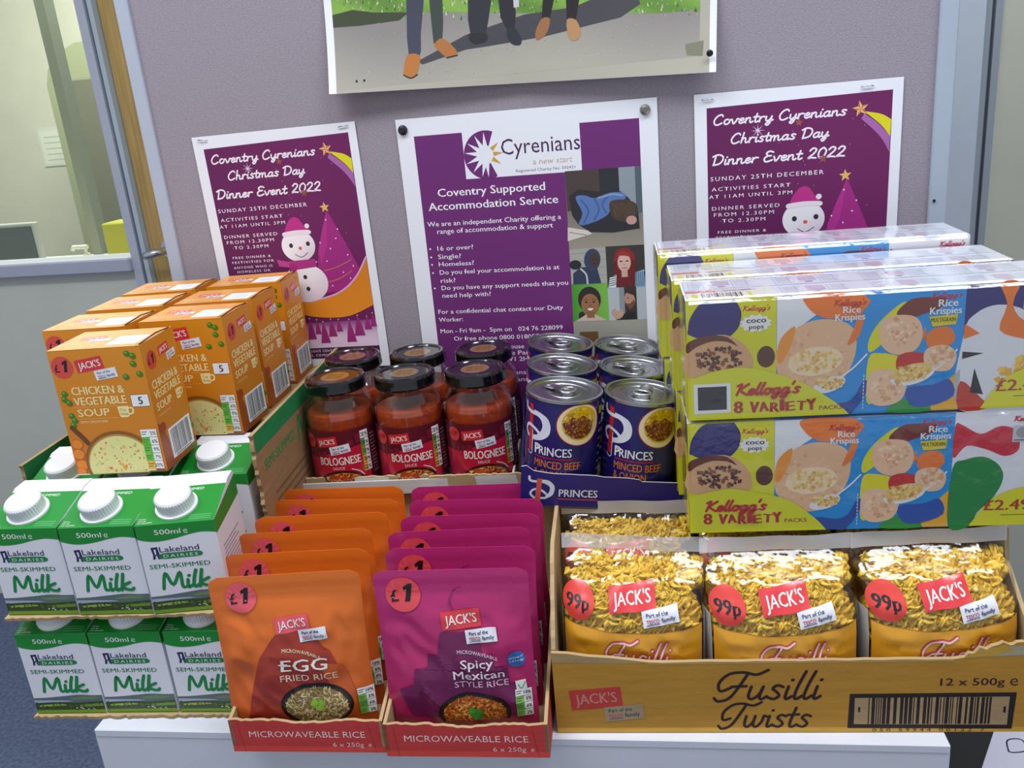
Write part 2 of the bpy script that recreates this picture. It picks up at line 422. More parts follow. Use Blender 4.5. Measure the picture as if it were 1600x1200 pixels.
g.tube([(-1.152, 1.0, 1.025), (-1.152, 0.955, 1.025), (-1.16, 0.945, 1.025), (-1.178, 0.945, 1.02), (-1.19, 0.948, 1.02)], 0.0095, 10, 'c9ccd0')
g.build('door_handle', METAL, door)
g = Geo(); g.box(0.60, 0.709, 0.985, 1.06, 0.0, 2.9, 'c3cdd9'); g.box(0.709, 0.724, 1.0, 1.06, 0.0, 2.9, '9ea8b2'); g.box(0.724, 0.729, 1.01, 1.06, 0.0, 2.9, '7b838c'); g.box(0.729, 0.742, 0.993, 1.06, 0.0, 2.9, '98a1ab')
struct('trim_1', g, LAMIN)
# the office seen through the window
struct('wall_far', Geo().box(-4.5, -1.0, 3.4, 3.46, 0, 2.9, 'cecec2'), WALLP)
struct('wall_left', Geo().box(-4.5, -4.44, 1.06, 3.4, 0, 2.9, 'cecec2'), WALLP)
struct('trim_2', Geo().box(-2.262, -2.222, 2.18, 2.24, 0.0, 2.9, '7f8678'), LAMIN)
t = thing('office_desk', 'pale office desk behind the window, mostly hidden below the sill', 'desk', (-2.4, 1.3, 0))
Geo().box(-0.9, 1.1, 0, 0.9, 0.81, 0.84, 'd7d5c4', bev=0.002).build('desk_top', LAMIN, t)
for x in (-0.85, 1.05):
    for y in (0.05, 0.85): Geo().box(x - 0.02, x + 0.02, y - 0.02, y + 0.02, 0, 0.81, '9ea0a0').build('leg', LAMIN, t)
t = thing('computer_monitor', 'dark grey computer monitor on the desk behind the window', 'monitor', (-2.22, 1.62, 0.84))
Geo().box(-0.2, 0.19, -0.012, 0.012, 0.05, 0.208, 'b9bdc0', bev=0.003).build('housing', PLAST, t)
Geo().box(-0.19, 0.178, -0.016, -0.0125, 0.06, 0.196, '3c4852').build('screen', GLOSS, t)
Geo().box(-0.03, 0.03, 0.0, 0.015, 0.0, 0.06, '555b60').box(-0.1, 0.1, -0.06, 0.07, 0, 0.008, '555b60').build('stand', PLAST, t)
t = thing('storage_box', 'bright yellow box at the window beside the frame', 'box', (-1.66, 1.6, 0.84))
Geo().box(-0.075, 0.075, -0.05, 0.05, 0.02, 0.195, 'c5c010', bev=0.004).build('body', CARD, t)
Geo().box(-0.1, 0.09, -0.07, 0.07, 0.0, 0.02, '2c3460', bev=0.003).build('base', CARD, t)
t = thing('pump_bottle', 'white pump bottle of hand sanitiser behind the window', 'bottle', (-1.85, 1.6, 0.84))
Geo().lathe([(0, 0), (0.032, 0), (0.034, 0.01), (0.034, 0.06), (0.02, 0.078), (0.012, 0.082), (0, 0.082)], 16, 'e6ead8').build('body', PLAST, t)
Geo().lathe([(0.012, 0.082), (0.012, 0.095), (0.005, 0.097), (0.005, 0.115), (0, 0.115)], 12, 'f2f2ea').tube([(0.01, 0, 0.118), (-0.045, 0, 0.118), (-0.05, 0, 0.108)], 0.007, 8, 'f2f2ea').build('pump', PLAST, t)
t = thing('reflection_shape', 'tall olive-grey rounded shape standing in for a reflection in the window', 'reflection shape', (-2.6, 2.95, 0))  # solid stand-in added for a reflection in the glass
out = [(-280, 0), (330, 0), (330, 1640), (200, 1690), (60, 1716), (-80, 1716), (-180, 1680), (-255, 1610), (-280, 1540)]
Geo().slab(out, plane((0, 0, 0), (1, 0, 0), (0, 0, 1)), 0.4, '8e9478').build('body', LAMIN, t)
Geo().box(-0.13, 0.31, -0.02, -0.001, 0.05, 1.555, '66685a', bev=0.006).build('door', LAMIN, t)  # dark core of the reflection stand-in, not an actual door
for x0, z0, ww, hh, c in ((-3.35, 1.15, 0.28, 0.2, 'd5d9cf'), (-3.0, 1.30, 0.2, 0.27, 'cfd4ca')):
    a = Art(); a.rect(0, 0, ww * 1000, hh * 1000, c); a.up().rect(12, 12, ww * 1000 - 12, hh * 1000 - 12, 'dfe2da')
    for q in range(5): a.up().rect(30, 30 + q * 30, ww * 1000 - 40 - 15 * (q % 2), 36 + q * 30, 'b9bfb8')
    g = Geo().box(0, ww, 0, 0.004, 0, hh, c); a.emit(g, front())
    tag(g.build('wall_notice', PAPER, loc=(x0, 3.395, z0)), 'pale notice on the far office wall, the %s one' % ('wider' if ww > .25 else 'narrower'), 'notice', 'notices in the office')

# ---------------------------------------------------------------- noticeboard
nb = thing('noticeboard', 'grey-mauve fabric noticeboard with white frame standing behind the groceries', 'noticeboard', (0, 0, 0))
Geo().box(-0.491, 0.391, 0.0, 0.028, 0.30, 2.02, '9c949e').build('fabric_panel', FABRIC, nb)
for x0, x1, c in ((-0.508, -0.491, 'b4bccb'), (0.391, 0.409, 'aab6c4')): Geo().box(x0, x1, -0.005, 0.03, 0.0, 2.05, c, bev=0.0015).build('frame_post', LAMIN, nb)
Geo().box(-0.491, 0.391, -0.004, 0.03, 0.27, 0.30, 'b4bccb').build('frame_rail', LAMIN, nb); Geo().box(-0.491, 0.391, -0.004, 0.03, 2.02, 2.05, 'b4bccb').build('frame_rail', LAMIN, nb)
for x in (-0.499, 0.40): Geo().box(x - 0.02, x + 0.02, 0.031, 0.30, 0.0, 0.025, '8e959f', bev=0.003).build('foot', LAMIN, nb)
Geo().lathe([(0, 0), (0.0016, 0), (0.0012, 0.0008), (0, 0.001)], 10, '3a3a40', at=(0, 0, 0)).build('screw', METAL, nb, (0.396, -0.0055, 1.182)).rotation_euler = (R(90), 0, 0)

def sheet(name, wmm, hmm, art, loc, rot, curl, mats=PAPER, label='', cat='poster', group=None, nu=10, nv=14, base='eceef6', me=24):
    """a paper sheet hung on the board, origin at its top left corner; curl(u,v) is how far it lifts from the board in mm"""
    mp = lambda x, y, h: Vector((x / 1000, -(curl(x / wmm, -y / hmm) + 0.4) / 1000 - h, y / 1000))
    g = Geo(); g.grid(lambda i, j: mp(i * wmm, -j * hmm, 0), nu, nv, base); g.grid(lambda i, j: mp(i * wmm, -j * hmm, -0.0003), nu, nv, base)
    art.emit(g, mp, maxe=me, smooth=True, dl=5e-5)
    o = g.build(name, mats, loc=loc); o.rotation_euler = (0, R(-rot), 0)
    return tag(o, label, cat, group)

# ---------------------------------------------------------------- Christmas dinner poster (A4)
def xmas():
    a = Art(); P = '5a1450'; rr = random.Random(4)
    a.poly([(13, -15), (200, -11.5), (199, -284), (13, -284)], lambda x, y: mixc('5a1450', '6c1458', (x / 200 + (y + 280) / 560)))
    a.up()
    for _ in range(26): a.ell(rr.uniform(18, 195), rr.uniform(-30, -200), .45, .45, 'd9a8cf', 6)
    a.poly(crom([(174, -31), (190, -35), (199.5, -41)], 5) + crom([(199, -58), (190, -46), (174, -32)], 5), 'e0d713')
    a.poly(crom([(173, -33), (188, -45), (199, -58)], 5) + crom([(199, -74), (189, -57), (170, -38)], 5), 'a865a8')
    # crescent of snow and orange
    arc_o = crom([(56, -192), (78, -214), (106, -226), (136, -231), (167, -230), (199, -218)], 8); arc_i = crom([(199, -158), (182, -182), (161, -198), (135, -206), (110, -207), (78, -199), (56, -189)], 8)
    # big tree behind the snowman
    a.up().poly([(158, -98), (148, -122), (139, -146), (134, -172), (136, -200), (162, -198), (180, -184), (188, -170), (180, -150), (170, -126)], 'a3237f')
    a.poly([(158, -98), (148, -122), (139, -146), (140, -165), (152, -140)], 'b52b8c')
    a.up()
    for l in ([(142, -172), (160, -168), (180, -160)], [(146, -186), (162, -182), (178, -174)]): a.line(l, .8, 'c98a3a', 4)
    for x, y in ((155, -110), (168, -122), (164, -133), (143, -137), (155, -145), (176, -154), (148, -160), (134, -160), (181, -168), (167, -175), (175, -183), (150, -191)): a.ell(x, y, .9, .9, 'f4e3ee', 8)
    a.poly(arc_o + arc_i, lambda x, y: mixc('e88d1c', 'd77f12', (y + 230) / 60)); a.up().line(arc_i, 2.2, 'e3a8cf')
    # snowman
    sh = lambda cx, cy, r: (lambda x, y: mixc('f7f2f6', 'dcc4d8', ((x - cx) / r * .4 + (cy - y) / r * .6 + .1)))
    a.up().ell(116, -186, 29, 24, sh(116, -186, 26), 40); a.ell(114, -139, 22, 19.5, sh(114, -139, 21), 40)
    a.up().poly([(97, -157), (133, -156), (134, -166), (98, -169)], 'b02a80'); a.poly([(98, -158), (82, -154), (84, -163), (98, -165)], 'c04090'); a.poly([(98, -160), (108, -162), (104, -178), (95, -180)], 'a32576')
    a.poly([(101, -122), (105, -110), (112, -104), (119, -105), (124, -112), (129, -122)], 'bf2a86', 4); a.up().line([(98, -124), (114, -122.5), (131, -123)], 5.4, 'f1e4ec', 4); a.ell(129.5, -115.5, 3, 3, 'efe4e8')
    for x, y, r in ((104.5, -138, 2.6), (127, -137, 2.6), (116, -178, 2.5), (117.5, -193, 2.6)): a.ell(x, y, r, r * 1.1, '2c2a2c', 14); 
    a.ell(116, -142, 2.3, 2.1, 'd8664a', 12); a.line([(108, -149), (116, -153), (125, -148)], .8, '4a3a3c', 5)
    # snowy wood and footer
    a.up().poly([(40, -238), (199, -236), (199, -270), (40, -270)], lambda x, y: mixc('8c3f86', 'e9cfe6', (-y - 240) / 16))
    a.up()
    for (x, t, b, w) in ((60, -234, -262, 13), (80, -231, -258, 12), (100, -234, -262, 13), (112, -231, -258, 11), (121, -233, -252, 8), (129, -236, -264, 13), (140, -233, -256, 12), (150, -234, -250, 9), (164, -235, -264, 13), (176, -230, -256, 14), (188, -232, -249, 10), (196, -228, -245, 8)):
        a.poly([(x, t), (x + w * .3, (t + b) / 2), (x + w * .5, b), (x - w * .5, b), (x - w * .3, (t + b) / 2)], '9c2475'); a.star(x, t, 1.3, 'eac7a0')
    a.up().rect(13, -284, 199, -270, '4f1049'); a.up()
    a.text('CENTRAL METHODIST CENTRE', 104, -275.5, 3, 'f0e2ee', 'C', bold=.02, sp=1.25); a.text('WARWICK LANE, COVENTRY', 104, -281, 3, 'f0e2ee', 'C', bold=.02, sp=1.25)
    # lettering
    W = 'f4eef6'
    a.script('Coventry Cyrenians', 19, -33, 10.5, W, 1.7, 136, .22); a.script('Christmas Day', 37, -53.5, 10.5, W, 1.7, 101, .22); a.script('Dinner Event 2022', 17, -75, 11, W, 1.8, 138, .22)
    for t, x0, x1, y, h in (('SUNDAY 25TH DECEMBER', 16, 134, -92, 4.4), ('ACTIVITIES START', 17, 100, -103, 3.9), ('AT 11AM UNTIL 3PM', 14, 102, -111, 3.9), ('DINNER SERVED', 17, 89, -124, 3.9), ('FROM 12.30PM', 19, 83, -131, 3.9), ('TO 2.30PM', 28, 74, -138, 3.9), ('FREE DINNER &', 23, 75, -150, 2.9), ('FESTIVITIES FOR', 21, 78, -156, 2.9), ('ANYONE WHO IS', 22, 75, -162.5, 2.9), ('HOMELESS OR', 26, 71, -168, 2.9), ('WOULD LIKE TO', 23, 75, -174, 2.9), ('SPEND THE DAY', 23, 75, -180, 2.9), ('WITH COMPANY', 25, 73, -186, 2.9)):
        a.text(t, x0, y, h, W, fit=x1 - x0, bold=.012, sp=1.3)
    a.up().star(169, -28, 8.5, 'c57a3c', rot=100, col2='edbd86'); a.star(108, -37, 4.5, 'b0663a', rot=80, col2='8c3f4a'); a.star(133, -76, 5, 'a5653c', rot=85, col2='7d3b4c'); a.star(156, -95, 6.6, 'd79a3a', rot=95, col2='f1d489'); a.star(66, -42, 7.5, 'e8d4ea', 8, .16)
    return a
XM = xmas()
xc = lambda u, v: 0.6 + 2.5 * max(0, v - .75) ** 2 * 8 + 1.2 * math.sin(u * PI) * v
L1 = sheet('christmas_poster', 210, 297, XM, (-0.444, -0.0005, 1.310), 0.7, xc, label='purple Christmas dinner poster nearer the wooden door, its snowman fully in view', group='Christmas dinner posters')
c = copy_tree(L1, 'purple Christmas dinner poster behind the cereal packs, only its upper half showing', (0.151, -0.0005, 1.309)); c.rotation_euler = (0, 0, 0)
for po, pts in ((L1, ((0.014, -0.004, 6), (0.195, -0.004, -4))), (c, ((0.014, -0.006, 0), (0.175, -0.006, 0)))):
    for x, z, r in pts:                                              # staples that hold the corners
        Geo().tube([(-0.006, 0.001, 0), (-0.0055, -0.0014, 0), (0.0055, -0.0014, 0), (0.006, 0.001, 0)], 0.0006, 6, 'b9bcc2').build('staple', METAL, po, (x, -0.0012, z)).rotation_euler = (0, R(r), 0)

# ---------------------------------------------------------------- accommodation service poster (A3)
def accom():
    a = Art(); P = '6c2470'; W = 'f4f2f8'; rr = random.Random(8)
    a.rect(20, -401, 277, -20, P); a.up().rect(77, -72, 211.5, -14, 'eceef6'); a.rect(190, -402, 276, -72, P); a.up()
    # sun mark: purple C pierced by white rays, three gold rays
    cx, cy = 103, -46.5
    ring = [(cx + 26 * math.cos(R(q)), cy + 27 * math.sin(R(q))) for q in range(68, 302, 6)] + [(cx + 9 * math.cos(R(q)), cy + 9 * math.sin(R(q))) for q in range(296, 62, -6)]
    a.poly(ring, P); a.up().ell(cx, cy, 10.2, 10.2, 'eceef6'); a.up()
    for q in (92, 118, 146, 172, 200, 228, 255, 272): 
        a.tri([(cx + 8 * math.cos(R(q - 22)), cy + 8 * math.sin(R(q - 22))), (cx + 8 * math.cos(R(q + 22)), cy + 8 * math.sin(R(q + 22))), (cx + 25 * math.cos(R(q)), cy + 25 * math.sin(R(q)))], [(0, 1, 2)], 'eceef6')
    for q in (40, 4, -33): a.tri([(cx + 9 * math.cos(R(q - 16)), cy + 9 * math.sin(R(q - 16))), (cx + 9 * math.cos(R(q + 16)), cy + 9 * math.sin(R(q + 16))), (cx + 20 * math.cos(R(q)), cy + 20 * math.sin(R(q)))], [(0, 1, 2)], 'd3a032')
    a.text('Cyrenians', 121, -48, 17, '4a2350', fit=90, bold=.006); a.text('a new start', 156, -61, 6.4, 'c9a98c', fit=45, shear=.15); a.text('Registered Charity No: 502421', 136, -68.3, 3.1, '6a5a70', fit=68)
    for t, x0, x1, y, h, b in (('Coventry Supported', 41, 168, -90, 9, .03), ('Accommodation Service', 28, 182, -105.5, 9, .03), ('We are an independent Charity offering a', 24, 184, -124, 5.6, .012), ('range of accommodation & support', 35, 174, -133, 5.6, .012), ('16 or over?', 33, 77, -153, 5.3, .012), ('Single?', 32.5, 61, -163, 5.3, .012), ('Homeless?', 32.5, 76, -172, 5.3, .012), ('Do you feel your accommodation is at', 32.5, 178, -182, 5.3, .012), ('risk?', 32.5, 51, -192, 5.3, .012), ('Do you have any support needs that you', 32.5, 187, -201, 5.3, .012), ('need help with?', 32.5, 93, -210.5, 5.3, .012), ('For a confidential chat contact our Duty', 25, 179, -230.5, 5.3, .012), ('Worker:', 24.5, 55, -240.5, 5.3, .012), ('Mon - Fri 9am -  5pm on   024 76 228099', 25, 177, -255, 5.3, .014), ('Or free phone 0800 0180579', 41, 152, -265, 5.3, .014), ('Oakley House', 75, 128, -277, 5.3, .012), ('Whitmore Park', 70, 139, -285, 5.3, .012), ('Coventry CV1 2HN', 62, 139, -293, 5.3, .012), ('www.cyrenians.org', 62, 145, -310, 5.3, .012), ('info@cyrenians.org', 62, 147, -319, 5.3, .012)):
        a.text(t, x0, y, h, W, fit=x1 - x0, bold=b)
    for y in (-152, -162, -171, -181, -200): a.ell(24, y + 1.5, 1.1, 1.1, W, 10)
    # photograph: someone asleep on a pavement under a blue coat
    a.poly([(192, -72), (277, -71), (277, -159), (191, -160)], lambda x, y: mixc('9c9588', '7c766e', (y + 160) / 40)); a.up()
    a.rect(192, -116, 232, -71, '4a3c3c'); a.rect(230, -112, 252, -71, '2a2c34'); a.rect(252, -116, 270, -71, '8f9aa3'); a.rect(270, -122, 277, -71, '55606a'); a.up()
    a.poly([(195, -99), (206, -92), (230, -96), (253, -97), (262, -105), (272, -121), (273, -140), (243, -143), (217, -141), (204, -132), (197, -121)], '2b2930')
    a.up().poly([(202, -101), (212, -99), (224, -103), (241, -98), (256, -99), (258, -106), (243, -111), (238, -122), (221, -130), (204, -132), (209, -119)], '5878b4', 3); a.up()
    for l in ([(208, -104), (216, -116), (210, -130)], [(224, -104), (228, -116), (222, -127)], [(240, -101), (232, -110), (236, -120)]): a.line(l, 1.6, '3d5a92', 4)
    a.line([(228, -103), (244, -100), (255, -102)], 2.4, '7f9ccc', 4)
    a.poly([(240, -110), (249, -106), (263, -108), (271, -114), (269, -126), (257, -132), (243, -126)], '4a3a2e', 3); a.up().ell(264, -130, 6, 5, 'c79a90')
    for q in range(9): a.line([(244 + q * 2.8, -110 - q % 3), (247 + q * 2.6, -126 + q % 4)], .6, '6b5644')
    a.poly([(191, -134), (214, -139), (219, -143), (190, -150)], 'd6cfc8'); a.line([(193, -140), (212, -144)], .8, '8a7a78')
    # four portraits
    a.poly([(191, -160), (233, -159), (233, -201), (191, -201)], 'a9a9a2'); a.rect(233, -207, 277, -158.5, '3a3734'); a.poly([(191, -201), (233, -201), (233, -246), (190, -246)], lambda x, y: mixc('3f8f2c', '79b84a', (x - 190) / 40)); a.rect(233, -246, 277, -207, 'b4bcc2')
    a.rect(190, -290, 277, -246, 'a19f93'); a.up(); a.rect(197, -272, 219, -259, '6e4f2a'); a.rect(224, -275, 232, -268, '6e6a64')
    # hooded man with rucksack
    for q in range(4): a.line([(191, -165 - 9 * q), (233, -164 - 9 * q)], .5, '8d8d88')
    a.up().poly([(193, -201), (194, -188), (203, -181), (222, -182), (226, -201)], '2e3a56'); a.ell(217, -173, 9.5, 13, '33405e', 24, -8); a.up().ell(219.5, -173, 5.4, 8.6, '4a3630', 20, -8)
    a.ell(197, -178, 7, 5.5, '23262c'); a.line([(203, -183), (209, -190), (210, -201)], 2, 'c8c8c2', 4); a.ell(218, -172.5, .9, .6, '16100e', 8); a.ell(222, -172.5, .9, .6, '16100e', 8); a.line([(217.5, -178), (222, -178)], .7, '2c1a18')
    # red-haired woman in stripes
    a.ell(254, -176, 12.5, 15, '8c2424', 26); a.poly([(242, -176), (266, -176), (268, -206), (241, -206)], '6c1c20'); a.up(); a.poly([(234, -207), (236, -195), (244, -192), (243, -207)], 'dfe6ee'); a.poly([(265, -207), (266, -190), (276, -187), (277, -207)], '8fb3cf')
    for q in range(5): a.line([(235, -205 + q * 2.6), (243, -203 + q * 2.4)], .8, '20242c'); a.line([(266 + q * 2.2, -206), (267 + q * 2.2, -190)], .8, '2c3c50')
    a.ell(253.5, -178, 7.6, 10.5, 'd9b3a6', 22); a.rect(250, -195, 257, -187, 'cfa698'); a.up(); a.poly([(245, -170), (250, -165), (258, -166), (262, -172), (254, -170)], 'a03030')
    for x in (250, 257): a.ell(x, -176.5, 1.7, .8, '3a2420', 10)
    a.ell(253.7, -180.5, 1, .7, 'b98878', 8); a.line([(251, -184.3), (256.5, -184.3)], 1, 'b0605c')
    # smiling woman on green
    a.ell(211, -220, 13.5, 15.5, '2a2422', 26); a.ell(201, -240, 4, 6, '2a2422'); a.up(); a.poly([(192, -246), (199, -242), (206, -238), (217, -238), (224, -242), (231, -246)], 'cdb8a6'); a.ell(211.5, -226, 10.5, 13, '9a6a4a', 26); a.rect(207, -242, 216, -235, '8f6044'); a.up()
    for x in (207, 216): a.ell(x, -223, 1.7, .9, '241814', 10); a.line([(x - 2, -220), (x + 2, -220)], .6, '2a1c16')
    a.ell(211.5, -227.5, 1.3, 1, '7c5038', 8); a.ell(211.5, -232, 4.2, 1.7, 'f0e6e0', 14); a.line([(207, -231.4), (211.5, -234), (216, -231.4)], .8, '7c3a34', 4)
    # bearded man at a door
    a.rect(246, -246, 252, -207, '8b9298'); a.rect(252, -246, 266, -207, '3c2c2c'); a.up(); a.poly([(241, -246), (248, -240), (256, -236), (264, -238), (264, -246)], '1e1e22'); a.ell(258, -222, 6, 9.5, 'b98a78', 20, 8); a.poly([(252, -226), (258, -234), (264, -228), (263, -222), (258, -227)], '6b4a3a'); a.poly([(253, -213), (259, -209), (265, -212), (266, -222), (263, -217)], '3a2a24'); a.up(); a.ell(256, -220, .9, .6, '20140f', 8)
    a.poly([(236, -236), (240, -232), (244, -236), (248, -233), (250, -240), (244, -245), (238, -241)], 'c39a86', 3)
    return a
o = sheet('service_poster', 297, 420, accom(), (-0.185, -0.0005, 1.310), 0.0, lambda u, v: 0.5 + 1.5 * math.sin(u * PI) * v, label='large white and purple accommodation service poster in the middle of the board', nu=12, nv=16)
def pin(x, z, y, label, col='4a4a52', k=1.0):
    g = Geo().lathe([(0, 0), (0.0052, 0), (0.0058, 0.0008), (0.0052, 0.0022), (0.003, 0.0032), (0, 0.0036)], 18, col); g.v = [(a * k, -c * k, b * k) for a, b, c in g.v]
    tag(g.build('drawing_pin', METAL, loc=(x, y, z)), label, 'drawing pin', 'drawing pins in the posters')
pin(-0.177, 1.298, -0.0016, 'dark drawing pin at the upper left corner of the accommodation poster')
pin(0.099, 1.298, -0.0016, 'metal drawing pin at the upper right corner of the accommodation poster', '9a968e')

# ---------------------------------------------------------------- large photograph poster at the top
def walkers():
    a = Art(); rr = random.Random(3); H = 594
    Y = lambda y: y - H                                              # y measured up from the lower edge
    a.rect(9, -H + .3, 421, -6, 'aeaa9c'); a.up()
    a.poly([(9, Y(3)), (411, Y(3)), (411, Y(48)), (370, Y(49)), (221, Y(64)), (96, Y(78)), (9, Y(75))], lambda x, y: mixc('aeaa9c', '8d8886', (y + H) / 80 + .25 * math.sin(x * .02)))
    a.poly([(9, Y(75)), (96, Y(78)), (221, Y(64)), (370, Y(49)), (411, Y(48)), (411, Y(130)), (9, Y(130))], lambda x, y: mixc('5f8a35', '86b04a', .5 + .5 * math.sin(x * .05 + y * .11)))
    a.up()
    for _ in range(420):
        x = rr.uniform(11, 409); e = 75 - max(0, x - 90) * .085; y = e + rr.uniform(-6, 26); q = rr.uniform(1.2, 3.2)
        a.tri([(x - q * .35, Y(y)), (x + q * .35, Y(y)), (x + rr.uniform(-1.5, 1.5), Y(y + q * 1.5))], [(0, 1, 2)], rr.choice(('4e7a2c', '7da848', '9cc25c', '3c5f2a', 'cfcfae', 'b8b69a', '8f9a6a')))
    for _ in range(160): a.ell(rr.uniform(12, 408), Y(rr.uniform(6, 60)), rr.uniform(.3, .8), rr.uniform(.2, .5), rr.choice(('c9c6ba', '7a7672', 'a39f92')), 6)
    a.up().poly([(9, Y(70)), (40, Y(69)), (86, Y(70)), (98, Y(77)), (57, Y(81)), (33, Y(86)), (9, Y(83))], '3d4630'); a.poly([(105, Y(26)), (161, Y(48)), (226, Y(62)), (280, Y(64)), (340, Y(82)), (350, Y(60)), (329, Y(49)), (247, Y(38)), (183, Y(34)), (160, Y(33)), (110, Y(22))], '45444a')
    a.up()
    for pts, c in (([(98, 130), (118, 130), (116, 89), (110, 55), (109, 36), (107, 31), (95, 32), (94, 51), (96, 90)], '3e4254'), ([(120, 130), (138, 130), (136, 63), (134, 46), (131, 41), (124, 43), (123, 61)], '39453f'), ([(168, 130), (192, 130), (191, 81), (186, 58), (183, 47), (166, 48), (164, 63)], '2d2f36'), ([(195, 130), (216, 130), (217, 63), (215, 49), (207, 48), (200, 62)], '26282e'), ([(246, 130), (261, 130), (259, 74), (254, 56), (245, 56), (247, 75)], '1f1b1e'), ([(271, 130), (288, 130), (286, 71), (282, 52), (272, 52)], '1f1b1e')): a.poly([(x, Y(y)) for x, y in pts], c)
    a.rect(215, Y(70), 221, Y(130), 'c9c9cc'); a.up()
    for pts, c in (([(93, 33), (107, 32), (106, 20), (101, 11), (92, 10), (88, 15)], 'b87432'), ([(125, 42), (134, 47), (148, 35), (149, 28), (138, 27), (127, 37)], 'b0703a'), ([(207, 49), (215, 50), (222, 38), (220, 32), (211, 34), (206, 43)], '2a3038'), ([(166, 49), (183, 47), (184, 40), (172, 37), (164, 42)], '25272c'), ([(245, 56), (254, 55), (250, 41), (239, 35), (238, 44)], '9c6a44'), ([(272, 52), (282, 51), (287, 38), (282, 31), (274, 34)], 'b58a5c')): a.poly([(x, Y(y)) for x, y in pts], c, 3)
    a.up(); a.line([(88, Y(13)), (96, Y(9)), (104, Y(12))], 1.2, '2a2018', 4); a.line([(138, Y(26.5)), (150, Y(28))], 1.2, '2a2018'); a.poly([(396, Y(16)), (415, Y(18)), (414, Y(3)), (398, Y(5))], '7c7d68'); 
    for x, y in ((33, 11), (42, 11)): a.ell(x, Y(y), 1.4, 1.6, '2c2c2c', 10)
    a.T = [a.T[0]] + [([(x, y + .033 * x) for x, y in vs], fs, c, l) for vs, fs, c, l in a.T[1:]]   # the print runs level on a sheet hung askew
    return a
o = sheet('photograph_poster', 428, 594, walkers(), (-0.234, -0.0005, 1.938), -1.9, lambda u, v: 0.8 + 16 * max(0, v - .78) ** 2 / .0484 * (.35 + .65 * abs(2 * u - 1)), label='large photograph poster of people standing on a path, only their legs in view', nu=40, nv=60, me=9)
pin(0.168, 1.349, -0.0175, 'small dark drawing pin at the lower right corner of the photograph poster', '3c3c42', .6)

# ================================================================== cabinet and what stands beside it
YAW = 5.2
cab = thing('white_cabinet', 'white cabinet whose top carries all the groceries', 'cabinet', (-0.410, -0.429, 0.0), 3.6)
W_, D_ = 0.7545, 0.365
Geo().box(0, W_, 0, D_, 0.792, 0.80, 'd8dbe4', bev=0.0008).build('top_panel', LAMIN, cab)
for x in (0.0, W_ - 0.018): Geo().box(x, x + 0.018, 0.0004, D_, 0.0, 0.792, 'd8dbe4').build('side_panel', LAMIN, cab)
Geo().box(0.018, W_ - 0.018, 0.0004, 0.019, 0.0, 0.792, 'd8dbe4').build('front_panel', LAMIN, cab)
Geo().box(0.018, W_ - 0.018, D_ - 0.006, D_, 0.0, 0.792, 'd3d7e0').build('back_panel', LAMIN, cab)
t = thing('dark_gap_box', 'black box filling the dark gap to the right of the cabinet', 'crate', (0.362, -0.425, 0.0), 0)  # black box put in to fill the dark gap beside the cabinet
g = Geo(); g.rbox(0, 0.5, 0, 0.34, 0, 0.60, '121316', 0, 0.006); g.build('body', PLAST, t)
g = Geo(); g.rbox(-0.01, 0.51, -0.01, 0.35, 0.60, 0.645, '141518', 0, 0.008); g.build('lid_rim', PLAST, t)
a = Art()
for l in ([(18, 175), (14, 192), (26, 200), (32, 186), (22, 176), (18, 176)], [(40, 190), (44, 200)], [(44, 186), (54, 198)], [(70, 190), (78, 204), (86, 190)]): a.line([(x, y - 48) for x, y in l], 1.6, '23284a', 4)
g = Geo(); g.rbox(0, 0.297, 0, 0.21, 0, 0.0022, 'd6d6e6', 0, 0.0003); a.emit(g, plane((0, 0, 0.0022), (1, 0, 0), (0, 1, 0)))
tag(g.build('handwritten_sheet', PAPER, loc=(0.380, -0.31, 0.6452)), 'white sheet with handwriting lying on the black box at the right', 'paper sheet').rotation_euler = (0, 0, R(-26))

# ================================================================== marks shared by the shop's own packs
RED = 'd8323c'
def jacks(a, cx, cy, wd, rot=9, red=RED, ink='f7f1ee'):
    h = wd * .46; a.up().rect(cx - wd / 2, cy - h / 2, cx + wd / 2, cy + h / 2, red, rot); a.up()
    c, s = math.cos(R(rot)), math.sin(R(rot)); x, y = -wd * .40, -h * .24
    a.text("JACK'S", cx + x * c - y * s, cy + x * s + y * c, h * .5, ink, fit=wd * .8, bold=.03, rot=rot)
def partof(a, cx, cy, wd, rot=9, bg='e9eaf4'):
    h = wd * .44; a.up().rect(cx - wd / 2, cy - h / 2, cx + wd / 2, cy + h / 2, bg, rot); a.up(); c, s = math.cos(R(rot)), math.sin(R(rot))
    def pt(x, y): return (cx + x * c - y * s, cy + x * s + y * c)
    p = pt(-wd * .38, h * .10); a.text('Part of the', p[0], p[1], h * .24, '2a3560', fit=wd * .6, bold=.015, rot=rot)
    p = pt(-wd * .40, -h * .30); a.text('TESCO', p[0], p[1], h * .24, 'c8404a', fit=wd * .36, bold=.01, rot=rot)
    p = pt(wd * .02, -h * .30); a.text('family', p[0], p[1], h * .26, '2a3560', fit=wd * .38, bold=.015, rot=rot)
    a.line([pt(-wd * .40, -h * .36), pt(-wd * .04, -h * .36)], h * .05, '35509a')
def price(a, cx, cy, r, t, col='e0483e', ink='161012', rot=8, bold=.05):
    a.up().ell(cx, cy, r, r, col, 32); a.up()
    if t == '£1': a.text('£', cx - r * .68, cy - r * .42, r * .66, ink, bold=.025, rot=rot); a.poly([(cx + r * .08, cy - r * .42), (cx + r * .38, cy - r * .40), (cx + r * .56, cy + r * .62), (cx + r * .34, cy + r * .62), (cx + r * .02, cy + r * .42), (cx + r * .05, cy + r * .22), (cx + r * .22, cy + r * .30)], ink)
    else: a.text(t, cx - r * .72, cy - r * .3, r * .62, ink, fit=r * 1.4, bold=bold, rot=rot)
